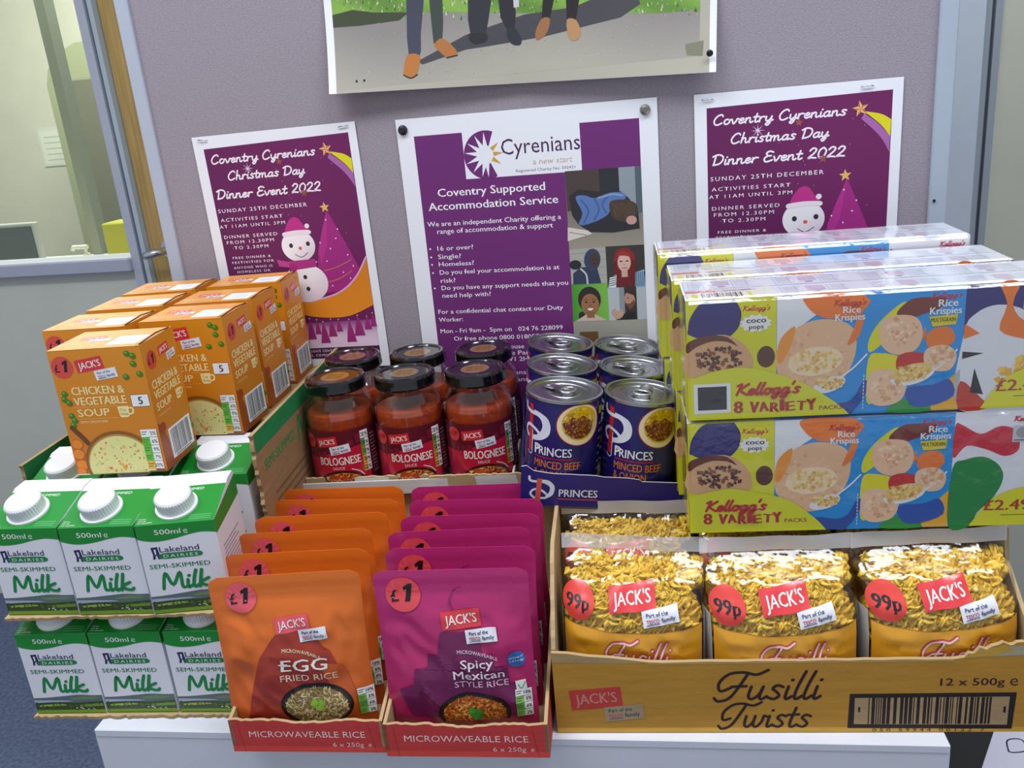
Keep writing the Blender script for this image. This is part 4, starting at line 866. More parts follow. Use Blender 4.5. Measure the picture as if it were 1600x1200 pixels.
# ================================================================== bolognese jars
def wrapmap(r, ang0=0.0):
    """u millimetres round a cylinder of radius r, zero facing the viewer"""
    def f(u, v, h):
        q = u / 1000 / r + ang0; return Vector(((r + h) * math.sin(q), -(r + h) * math.cos(q), v / 1000))
    return f
def jar_proto():
    t = thing('sauce_jar', '', 'jar', (0, 0, 0), 0, 'bolognese sauce jars')
    P = [(0.0, .003), (.030, .0), (.0365, .003), (.0384, .010), (.0384, .074), (.0382, .083), (.0356, .094), (.0310, .101), (.0292, .104), (.0292, .112)]
    Geo().lathe(P, 48, 'f4f6f4').lathe([(r - .0018, z) for r, z in P[3:]], 48, 'f4f6f4').build('glass', GLASS, t)
    Geo().lathe([(0, .005), (.029, .005), (.0350, .009), (.0362, .014), (.0362, .078), (.0360, .083), (.0352, .087), (.0, .0876)], 48, 'c04a22').build('sauce', SAUCE, t)
    a = Art(); rr = random.Random(6); M1, M2, CR = '5c1420', '6c1830', 'c01a38'
    a.poly([(-54, 10), (54, 10), (54, 72), (-54, 72)], M1); a.up(); a.poly([(-54, 10), (38, 10), (38, 54), (20, 52), (-6, 47), (-22, 42), (-54, 40)], CR); a.up()
    a.poly([(-54, 10), (-54, 34), (-40, 40), (-30, 32), (-20, 20), (-16, 10)], 'a91a3a'); a.poly([(38, 10), (54, 10), (54, 72), (38, 72)], '511426')
    for x, y, wv, hh in ((-34, 40, 4, 10), (-28, 40, 4, 8), (-22, 41, 5, 7), (-15, 43, 6, 6), (24, 56, 7, 10), (15, 54, 6, 6)): a.rect(x, y, x + wv, y + hh, '7a1a34')
    price(a, -31, 60, 8, '£1.59', 'd83a40', bold=.02); jacks(a, -8, 60, 24, 6, 'd02a34'); partof(a, 6, 51, 22, 8)
    a.up().text('BOLOGNESE', -19, 33, 9.0, 'f6efe6', fit=46, bold=.035); a.text('SAUCE', 2, 27.6, 3, 'f3dccc', 'C', bold=.02)
    cl = (-40, 10.2, 46, 72); a.up().ell(4, 9, 27, 17, '2a1412', 44, clip=cl); a.up().ell(4, 8.5, 24.5, 15.4, 'a8481c', 44, clip=cl); a.up()
    for _ in range(46):
        b = rr.uniform(0, PI); q = math.sqrt(rr.random()); x, y = 4 + 21 * q * math.cos(b), 11 + 11 * q * math.sin(b); k = rr.uniform(2, 4)
        a.line([(x + k * math.cos(e), y + k * .6 * math.sin(e)) for e in [rr.uniform(0, 6) + j * .7 for j in range(5)]], .9, rr.choice(('e5bd66', 'd9a648', 'efd28a')), 3)
    a.up(); fleck(a, rr, 120, lambda q: (lambda z: (z[0], z[1], z[1] > 11))(disc(4, 11, 18, 11)(q)), ('b8411a', '9c3214', 'd0602a', '8a2a12', 'c75424'), .9, 2.0, .8)
    a.line([(16, 27), (24, 23), (29, 17)], 1.1, 'e8d8d0', 4)
    lights(a, 30, 20, 40, 68, ('f0f0f2', '5f9a3a', '6aa83e', 'd8a83a', 'd8a83a'), ('5%', '4%', '3%', '8%', '12%'))
    for q in range(12): a.rect(43, 16 + q * 4, 53 - (q * 5) % 4, 17.2 + q * 4, 'b0909a')
    g = Geo(); r = .0387
    g.grid(lambda u, v: wrapmap(r, 0)((2 * u - 1) * 112, 9.5 + v * 63, 0), 56, 1, M2); a.emit(g, wrapmap(r), maxe=5, smooth=True, dl=5e-5, base=1e-4)
    g.build('label', GLOSS, t)
    g = Geo(); g.lathe([(.0, .1225), (.0265, .1225), (.0275, .1238), (.0300, .1244), (.0322, .1236), (.0332, .1215), (.0334, .1160), (.0338, .1125), (.0328, .1105), (.0310, .1105)], 64, '0b0b0d')
    a = Art(); a.ell(0, 0, 15.5, 15.5, '6d6f74', 40); a.up().ell(0, 0, 14.8, 14.8, '86602e', 40); a.up()
    for q in range(4): a.text('SAFETY BUTTON', 0, 6 - q * 4.4, 1.6, '4a2f14', 'C', fit=18, bold=.01)
    a.emit(g, plane((0, 0, .1225), (1, 0, 0), (0, 1, 0))); g.build('lid', LACQ, t)
    return t
jar = jar_proto(); JZ = 0.9272
jar['label'] = 'sauce jar at the left end of the front row, beside the green-edged milk case'
cj, sj = math.cos(R(6.0)), math.sin(R(6.0))
JL = [('', 3), ('sauce jar in the middle of the front row of jars', 6), ('sauce jar at the right end of the front row, next to the blue cans', 9), ('sauce jar at the left of the back row, under the snowy wood of the poster', 2), ('sauce jar in the middle of the back row of jars', 8), ('sauce jar at the right of the back row, before the accommodation poster', 5)]
for k, (lab, rz) in enumerate(JL):
    i, j = k % 3, k // 3; x = -0.2420 + i * .0780 * cj - j * .0765 * sj; y = -0.1475 + i * .0785 * sj + j * .0765 * cj
    if k == 0: jar.location = (x, y, JZ); jar.rotation_euler = (0, 0, R(rz + 2))
    else: copy_tree(jar, lab, (x, y, JZ), rz + 2)
t = thing('jar_tray', 'shallow white cardboard tray under the sauce jars', 'display tray', (-0.2825, -0.1945, 0.9250), 6.0)
w, d = .2375, .1610
Geo().box(0, w, 0, d, 0, .002, 'c9c7c6').build('base', BOARD, t)
for nm, b in (('front_lip', (0, w, 0, .0022)), ('back_lip', (0, w, d - .0022, d)), ('side_lip', (0, .0022, .0022, d - .0022)), ('side_lip', (w - .0022, w, .0022, d - .0022))): Geo().box(*b, .002, .016, 'cfcdcb').build(nm, BOARD, t)
t = thing('plain_carton', 'plain brown carton under the tray of sauce jars, nearly all hidden', 'carton', (-0.2800, -0.176, 0.8005), 6.0)
Geo().box(.002, w - .002, 0, d - .01, 0, .1240, 'a08258', bev=.001).build('body', BOARD, t)
Geo().box(.002, w - .002, d * .45, d * .55, .1240, .1243, 'b89c6c').build('tape', GLOSS, t)

# ================================================================== minced beef cans
CANR, CANH = .0366, .107
def g_name(t, n): return [c.name for c in t.children if c.name.startswith(n)][0]
def can_proto(rotlab):
    t = thing('food_can', '', 'can', (0, 0, 0), 0, 'blue cans of minced beef and onion'); NV = '1c1a66'
    a = Art(); rr = random.Random(11)
    # big initial with a red stroke, brand name, red rule, product name, and a plate of food
    a.rect(-31, 50, -25.5, 98, 'c8202c'); a.up(); WH = 'dfe3f2'
    outer = crom([(-24, 93), (-16, 92), (-8, 88), (-4.5, 80), (-6, 71), (-13, 65), (-22, 62.5), (-25, 63)], 6); inner = crom([(-25, 67), (-19, 69), (-14.5, 74), (-13, 80), (-16, 86), (-24, 89)], 6)
    a.poly(outer + inner, WH); a.line([(-38, 97), (-37, 92), (-31, 90), (-20, 89.5)], 3.4, WH, 5); a.line([(-25, 63), (-33, 65), (-36.5, 71), (-32, 76), (-24, 75), (-17, 71), (-17, 66), (-20, 65.5)], 3.0, WH, 5); a.up(); a.rect(-31, 51, -25.5, 73, 'c8202c'); a.line([(-25.2, 48), (-25, 72)], .9, WH)
    a.line([(-25.2, 48), (-28, 46.5), (-31.5, 49)], .9, WH, 4)
    a.text('PRINCES', -21, 50, 8.6, 'eef0f6', fit=38, bold=.03); a.text('P', -21, 50, 10.4, 'eef0f6', bold=.03); a.rect(-21, 46.8, 18, 47.9, 'b82034')
    a.text('MINCED BEEF', -21, 37, 7.6, 'd9782a', fit=47, bold=.02); a.text('& ONION', -21, 27, 7.6, 'd9782a', fit=33, bold=.02); a.text('IN GRAVY', -21, 18, 4.4, 'eef0f6', fit=24, bold=.01)
    cx, cy = 24, 83; cl = (-60, 0, 60, 103)
    a.up().ell(cx, cy, 23.4, 21.4, 'b82030', 44, clip=cl); a.up().ell(cx, cy, 22.4, 20.6, 'efe3bc', 44, clip=cl); a.up().ell(cx + .6, cy + 1.5, 18.6, 17.2, 'dcb212', 40, clip=(-60, 0, 60, 102.6)); a.up()
    fleck(a, rr, 60, lambda q: (lambda z: (z[0], z[1], z[1] < 101))(disc(cx, cy + 2, 16, 15)(q)), ('e8c62c', 'c99a10', 'f0d650', 'b98a12'), 1.0, 3.0, .6)
    a.up().poly([(cx - 17, cy + 2), (cx - 12, cy + 4), (cx - 8, cy + 8), (cx - 2, cy + 7), (cx + 3, cy + 9), (cx + 8, cy + 5), (cx + 13, cy + 1), (cx + 14, cy - 6), (cx + 8, cy - 12), (cx, cy - 14), (cx - 8, cy - 12), (cx - 14, cy - 5)], '6e3018', 4); a.up()
    fleck(a, rr, 110, disc(cx - 1, cy - 3, 13.5, 10), ('8a4424', '5a2410', 'a0583a', '7a361c', 'b4704c'), .8, 1.9, .8)
    for q in range(8): a.rect(52, 20 + q * 8, 78 - (q * 7) % 9, 22 + q * 8, 'c9cbe0')
    a.rect(50, 88, 80, 96, 'e0c020')
    for q in range(8): a.rect(-92, 20 + q * 8, -60 - (q * 5) % 9, 22 + q * 8, 'c9cbe0')
    g = Geo().lathe([(CANR, .003), (CANR, .1035)], 64, NV); a.emit(g, wrapmap(CANR), maxe=5, smooth=True, dl=5e-5, base=1e-4); g.build('paper_label', GLOSS, t)
    g = Geo(); RI = CANR + .0008
    g.lathe([(0, .103), (.008, .1032), (.0085, .1036), (.016, .1036), (.0166, .1031), (.0225, .1031), (.0232, .1037), (.0295, .1037), (.0302, .1030), (.0335, .1030), (.0340, .1036), (.0343, .1066), (.0352, .1072), (RI, .1066), (RI, .1042), (CANR - .0003, .1034)], 64, 'b4b6ba')
    g.build('tin_lid', METAL, t); lid = bpy.data.objects[g_name(t, 'tin_lid')]; g = Geo(); g.lathe([(CANR - .0003, .0036), (RI, .0028), (RI, .0006), (.0352, 0), (.033, .0025), (0, .003)], 64, 'a2a4a8'); g.build('tin_base', METAL, t)
    g = Geo(); ring = [(.0085 * math.cos(q * PI / 10), -.004 + .0062 * math.sin(q * PI / 10), .1066) for q in range(20)]
    g.tube(ring, .0016, 8, 'd2d4d8', closed=True, flat=.6)
    g.tube([(0, .004, .1062), (0, .012, .1058), (0, .019, .1054), (0, .023, .1052)], [.0062, .0070, .0062, .0038], 12, 'cacccf', flat=.16); g.lathe([(0, .0016), (.0024, .0014), (.003, 0)], 12, 'dcdee2', at=(0, .019, .1054)); g.build('ring_pull', METAL, lid)
    return t
def rot_about(yaw, tx, ty):
    return (Matrix.Rotation(yaw, 3, 'Z') @ Matrix.Rotation(tx, 3, 'X') @ Matrix.Rotation(ty, 3, 'Y'))
RC = rot_about(R(9.5), R(1.4), R(6.5)); OC = Vector((0.0225, -0.212, 1.0532))
can = can_proto(0)
def place(o, local, spin, tabspin=None):
    m = Matrix.Translation(OC + RC @ Vector(local)) @ (RC @ Matrix.Rotation(spin, 3, 'Z')).to_4x4()
    o.location = m.to_translation(); o.rotation_euler = m.to_euler()
CL = [(0, 0, 'blue can at the front left of its tray, beside the sauce jars', -14, 52), (1, 0, 'blue can at the front right of its tray, its ring pull pointing forward', -12, -20), (0, 1, 'blue can in the middle row of the tray, on the left', -30, 40), (1, 1, 'blue can in the middle row of the tray, by the cereal packs', -30, 62), (0, 2, 'blue can in the back row of the tray, on the left', -26, 35), (1, 2, 'blue can in the back row of the tray, on the right', -26, 60)]
for k, (i, j, lab, sp, ts) in enumerate(CL):
    o = can if k == 0 else copy_tree(can, lab)
    o['label'] = lab; place(o, (i * .0758, j * .0758, -CANH), R(sp))
    rp = [c for c in o.children_recursive if c.name.startswith('ring_pull')][0]; rp.rotation_euler = (0, 0, R(ts - sp))
t = thing('can_tray', 'blue printed cardboard tray holding the cans', 'display tray', (0, 0, 0)); t.rotation_euler = RC.to_euler(); t.location = OC + RC @ Vector((-.0395, -.040, -CANH - .0022))
w, d = .1548, .2312; NVY = '241f74'
Geo().box(0, w, 0, d, 0, .002, '8a7458').build('base', BOARD, t)
rr = random.Random(21); g = Geo(); top = [(154.8, 30), (150, 31), (116, 31), (113, 33)] + [(112 - q * 8, 33.5 + q * .35 + rr.uniform(-.7, .7)) for q in range(12)] + [(12, 39), (5, 44), (0, 43)]
g.slab([(0, 0), (154.8, 0)] + top, front(), .0016, NVY, 0, 'c9c4c0')
a = Art(); a.poly(crom([(20, 30), (27, 29), (32.5, 23), (31, 14), (24, 9.5)], 5) + crom([(24, 13), (27.5, 17), (27.5, 23), (20, 27)], 5), 'dfe3f2'); a.line([(8, 33), (9, 29), (15, 27.8), (24, 27.6)], 2.4, 'dfe3f2', 4); a.line([(24, 10.5), (14, 10.5), (9.5, 15), (13, 19.5), (20, 18.5), (24.5, 15)], 2.2, 'dfe3f2', 4); a.up().quad([(15.5, 31), (20.5, 31), (18.6, 2), (13.6, 2)], 'd8564e')
a.text('PRINCES', 37, 12.5, 7.6, 'e9ebf4', fit=37, bold=.03); a.rect(36, 9.3, 74, 10.3, 'd04a40'); a.emit(g, front()); g.build('front_lip', CARD, t)
for x, nm in ((0, 'side_lip'), (w - .0016, 'side_lip')): Geo().box(x, x + .0016, .0016, d, .002, .03, NVY).build(nm, CARD, t)
Geo().box(.0016, w - .0016, d - .0016, d, .002, .03, NVY).build('back_lip', CARD, t)

# ================================================================== pasta
BW, BH = 127.0, 152.0
def bag_fn(seed):
    def prof(z):                                                     # front depth, back depth, half width, corner power (mm)
        P = [(0, 10, 66, 60, 5), (6, 3, 74, 62.5, 4), (40, 0, 79, 63.0, 3.4), (80, 1, 79, 63.2, 3.2), (104, 8, 76, 63.4, 3.0), (122, 26, 70, 63.4, 2.6), (133, 47, 62, 63.5, 2.2), (138, 54.4, 56.4, 63.5, 2), (152, 55.0, 56.0, 63.5, 2)]
        for a, b in zip(P, P[1:]):
            if z <= b[0]: k = (z - a[0]) / (b[0] - a[0]); return [p + (q - p) * k for p, q in zip(a, b)][1:]
        return P[-1][1:]
    def disp(x, z):
        k = min(1, max(0, (140 - z) / 16)) * (.45 if z < 70 else 1); n1 = noise.noise(Vector((x * .03 + seed, z * .045, seed * 2))); n2 = abs(noise.noise(Vector((x * .05 - z * .03, z * .05 + x * .02, seed + 9))))
        return k * (2.4 * n1 - 3.4 * n2 + .9)
    def fr(x, z, h=0.0):
        f, b, w_, n = prof(z); c = (f + b) / 2; ry = (b - f) / 2; e = min(1, abs(x) / w_)
        return Vector((x / 1000, (c - ry * (1 - e ** n) ** (1 / n) - disp(x, z) * (1 - e ** 8)) / 1000 - h, z / 1000))
    def bk(x, z):
        f, b, w_, n = prof(z); c = (f + b) / 2; ry = (b - f) / 2; e = min(1, abs(x) / w_)
        return Vector((x / 1000, (c + ry * (1 - e ** n) ** (1 / n)) / 1000, z / 1000))
    return prof, fr, bk
def bag_proto():
    t = thing('pasta_bag', '', 'pasta bag', (0, 0, 0), 0, 'clear bags of pasta twists'); rr = random.Random(31); prof, fr, bk = bag_fn(2.2)
    def ux(u): q = 2 * u - 1; return math.copysign(abs(q) ** .75 if abs(q) > .5 else abs(q) * (.5 ** .75 / .5), q)
    z0 = 138.0; g = Geo()
    g.grid(lambda u, v: fr(ux(u) * prof(v * z0)[2], v * z0), 44, 44, 'ffffff'); g.grid(lambda u, v: bk(-ux(u) * prof(v * z0)[2], v * z0), 20, 20, 'ffffff')
    g.build('clear_film', FILM, t)
    g = Geo(); g.grid(lambda u, v: Vector(((2 * u - 1) * 63.5, 55 + .9 * math.sin(u * 15) + 1.5 * math.sin(u * 5 + v), z0 + v * 14)) / 1000, 40, 4, 'ffffff'); g.build('seal_strip', SEAL, t)
    # the printed lower band and the printed panels on the film
    a = Art(); OR = 'd89a1c'
    arc = [(x, 87 + 5.5 * (abs(x) / 60) ** 2.2) for x in range(-58, 59, 4)]
    a.poly([(-58, 4), (58, 4)] + arc[::-1], lambda x, y: mixc('c97f16', 'dc9c22', y / 80)); a.up(); a.line(arc, .7, 'a8741a'); a.ell(8, 56, 42, 16, lambda x, y: mixc('c0601c', 'd38a1c', abs(y - 56) / 16 * .7 + abs(x - 8) / 60), 30)
    a.up().script('Fusilli', -20, 58, 22, 'c05048', 3.4, 50, .25); a.up().script('Fusilli', -20, 58, 22, 'eec3c0', 1.7, 50, .25); a.up().text('TWISTS', 8, 42, 6, 'f3e6d0', 'C', fit=36, bold=.01); a.text('500g', 40, 10, 5, 'f3e6d0')
    price(a, -46, 108, 14.2, '99p', 'e0423a', bold=.07, rot=0); jacks(a, 0, 113, 39, 7, 'e03a40'); partof(a, 24, 101, 30, 10)
    g = Geo(); a.emit(g, lambda x, y, h: fr(x, y, h + .0003), maxe=5, smooth=True, dl=1e-4)
    for s in (-1, 1):                                                # white printed gussets down both sides
        def sd(u, v, s=s):
            z = 4 + v * 96; f = fr(s * prof(z)[2] * .93, z); b = bk(s * prof(z)[2] * .93, z); p = f.lerp(b, u); p.x += s * (.0045 * math.sin(PI * u) + .0006); return p
        g.grid(sd, 8, 12, 'b9b4b0'); 
        b = Art()
        for q in range(16): b.rect(20, 14 + q * 5, 24 + (q * 7) % 5, 16.4 + q * 5, '8a8284')
    g.build('printed_band', FILMPRINT, t)
    # the pasta twists
    g = Geo()
    def twist(o, ax, L, r, n, col, ph):
        ax = ax.normalized(); up = Vector((0, 0, 1)) if abs(ax.z) < .9 else Vector((1, 0, 0)); x = ax.cross(up).normalized(); y = x.cross(ax); blades = []
        vs = []; m = 12                                              # a screw with three rounded blades
        for i in range(n + 1):
            c = o + ax * (L * (i / n - .5)); e = .75 if i in (0, n) else 1.0
            for k in range(m):
                q = 2 * PI * k / m; rad = r * e * (.56 + .44 * math.cos(3 * q)); q += ph + 2 * PI * 1.25 * i / n
                vs.append(c + x * (rad * math.cos(q)) + y * (rad * math.sin(q)))
        fs = [(i * m + k, i * m + (k + 1) % m, (i + 1) * m + (k + 1) % m, (i + 1) * m + k) for i in range(n) for k in range(m)] + [tuple(range(m)), tuple(range(n * m, n * m + m))]
        blades.append((vs, fs))
        P = [p for vs, fs in blades for p in vs]                     # the whole twist moves in until it lies behind the film
        dx = -max(0, max(p.x for p in P) - .0605) - min(0, min(p.x for p in P) + .0605); dz = min(0, .1345 - max(p.z for p in P))
        dy = max(0, max(fr(min(62, max(-62, (p.x + dx) * 1000)), min(134, (p.z + dz) * 1000)).y + .0011 - p.y for p in P)); mv = Vector((dx, dy, dz))
        for vs, fs in blades: g.add([p + mv for p in vs], fs, col, 0, True)
    cols = ('ecc63a', 'e6bc30', 'f2d050', 'eac440', 'deb02a')
    def inside(x, z, dp):
        f, b, w_, n = prof(z); p = fr(x * .94, z); return Vector((p.x, p.y + dp / 1000, p.z))
    for k in range(230):
        z = rr.uniform(76, 127); x = rr.uniform(-50, 50); dp = rr.uniform(3.0, 13)
        if z > 112: dp += (z - 112) * .15
        o = inside(x, z, dp); ax = Vector((rr.uniform(-1, 1), rr.uniform(-.22, .22), rr.uniform(-.7, .7)))
        if ax.length < .2: continue
        twist(o, ax, rr.uniform(.032, .040), .0062, 14, rr.choice(cols), rr.uniform(0, 6))
    for k in range(50):                                              # the ones lying on top
        x = rr.uniform(-54, 54); y = rr.uniform(30, 66); z = 127 - abs(y - 46) * .25 + rr.uniform(-4, 2)
        twist(Vector((x, y, z - 4)) / 1000, Vector((rr.uniform(-1, 1), rr.uniform(-.8, .8), rr.uniform(-.3, .3))), .034, .0060, 14, rr.choice(cols), rr.uniform(0, 6))
    def corep(u, v):                                                 # the packed mass behind the outermost twists
        z = 6 + v * 110; f, b, w_, n = prof(z); q = 2 * PI * u; k = (1 - max(0, v - .8) * 2.2)
        return Vector((math.copysign(abs(math.cos(q)) ** .6, math.cos(q)) * (w_ - 6) * k, (f + b) / 2 + math.copysign(abs(math.sin(q)) ** .6, math.sin(q)) * ((b - f) / 2 - 15) * k, z)) / 1000
    g.grid(corep, 32, 14, 'dcae34', wrap=True)
    o = g.build('pasta_twists', FOOD, t); o['kind'] = 'stuff'
    return t
bag = bag_proto(); BZ = 0.8035
cy_, sy_ = math.cos(R(YAW)), math.sin(R(YAW)); CO = Vector((0.024, -0.395, 0.8008))
def incase(x, y, z=0.0): return (CO.x + x * cy_ - y * sy_, CO.y + x * sy_ + y * cy_, CO.z + z)
bag['label'] = 'pasta bag at the left of the front row, below the blue can tray'; bag.location = incase(.066, .008, .0028); bag.rotation_euler = (R(-2), R(1.0), R(YAW - 4.5))
for x, y, rz, lab, dz, sc in ((.1945, .002, YAW + 2.0, 'pasta bag in the middle of the front row, over the large black lettering', .0028, 1.0), (.3220, .006, YAW + 3.5, 'pasta bag at the right end of the front row, above the barcode', .0028, 1.0),
                     (.067, .089, YAW - 2, 'pasta bag in the second row on the left, tucked under the blue can tray', .0028, .965), (.196, .086, YAW, 'pasta bag in the second row in the middle, pressed under the cereal packs', .0028, .965), (.3225, .088, YAW + 2, 'pasta bag in the second row on the right, behind the one above the barcode', .0028, .965)):
    c = copy_tree(bag, lab, incase(x, y, dz), rz); c.rotation_euler = (R(-1.5), 0, R(rz)); c.scale = (1, .96, sc)
t = thing('pasta_case', 'yellow-brown cardboard case with black script lettering and a barcode', 'cardboard case', CO, YAW); rr = random.Random(17)
w, d = .386, .29; OC_ = 'b8862c'; KR = 'a28658'
Geo().box(0, w, .004, d, 0, .0025, KR).build('base', BOARD, t)
g = Geo(); top = [(386, 72)] + [(384 - q * 2.6, 84 + rr.uniform(-1.2, 2.6)) for q in range(12)] + [(350, 82), (346, 79), (341, 81), (337, 75), (333, 76), (330, 72), (322, 70.5)] + torn(316, 80, 70.5, rr, .35, 12) + [(66, 73), (48, 75.5), (30, 77), (14, 80), (0, 81)]
g.slab([(0, 0), (386, 0)] + top, front(), .0035, OC_, 0, 'b79c70')
a = Art(); a.poly([(0.2, 81), (14, 80), (30, 77), (48, 75.5), (66, 73), (80, 70.3), (60, 70), (36, 70.5), (0.2, 71.5)], 'ab9064'); a.rect(80, 68.6, 322, 70.2, 'bb9a62'); a.rect(0, 0, 386, 5, 'd0a03c'); a.up()
a.poly([(330, 71.6), (333, 75.5), (337, 74.5), (341, 80.5), (346, 78.5), (350, 81.5), (384, 83), (384, 74), (360, 73)], 'a9a088'); a.poly([(330, 71.6), (334, 75), (345, 79), (360, 84), (366, 78), (350, 73)], 'c39a3a')
jacks(a, 35, 35, 44, 5, 'c23a34', 'c98a78'); partof(a, 58, 20.5, 33, 6, 'a39070')
INK = '2c1418'
a.script('Fusilli', 141, 33.5, 27, INK, 2.6, 78, .24); a.script('Twists', 143, 5.5, 24, INK, 2.4, 68, .24)
a.text('12 x 500g', 313, 45.5, 6.8, INK, fit=49, bold=.03); a.text('e', 366, 45, 10.5, INK, bold=-.005)
a.up().poly([(242, 4), (371, 3), (372, 38.5), (243, 38)], '221616'); a.up().poly([(247, 8), (367, 7), (367, 34.5), (247, 34)], 'a98d66'); a.up().barcode(258, 8, 354, 34.3, '221616', 8, 36); a.rect(250, 20, 251.6, 25, '221616'); a.rect(363, 19, 365, 25, '221616')
a.text('050 59944 00122 7', 262, .6, 3.0, '3c2620', fit=88, sp=1.5)
a.emit(g, front()); g.build('front_panel', BOARD, t)
for s in (0, 1):
    Dm = d * 1000; mp = plane((w, 0, 0), (0, 1, 0), (0, 0, 1)) if s else plane((0, d, 0), (0, -1, 0), (0, 0, 1))
    o = [(4, 0), (Dm, 0), (Dm, 146), (72, 146)] + ([(58 - q * 5.5, 140 - q * 5.6 + rr.uniform(-1.6, 1.6)) for q in range(10)] if not s else [(66, 120), (30, 96), (10, 86)]) + [(4, 82)]
    if not s: o = [(Dm - x, z) for x, z in o][::-1]
    Geo().slab(o, mp, .0035, KR, 0, 'b9a078').build('side_wall', BOARD, t)
Geo().box(.0035, w - .0035, d - .0035, d, 0, .146, KR).build('back_wall', BOARD, t)
Geo().box(.0045, w - .0045, .176, d - .005, .003, .140, '94784c').build('closed_rear', BOARD, t)

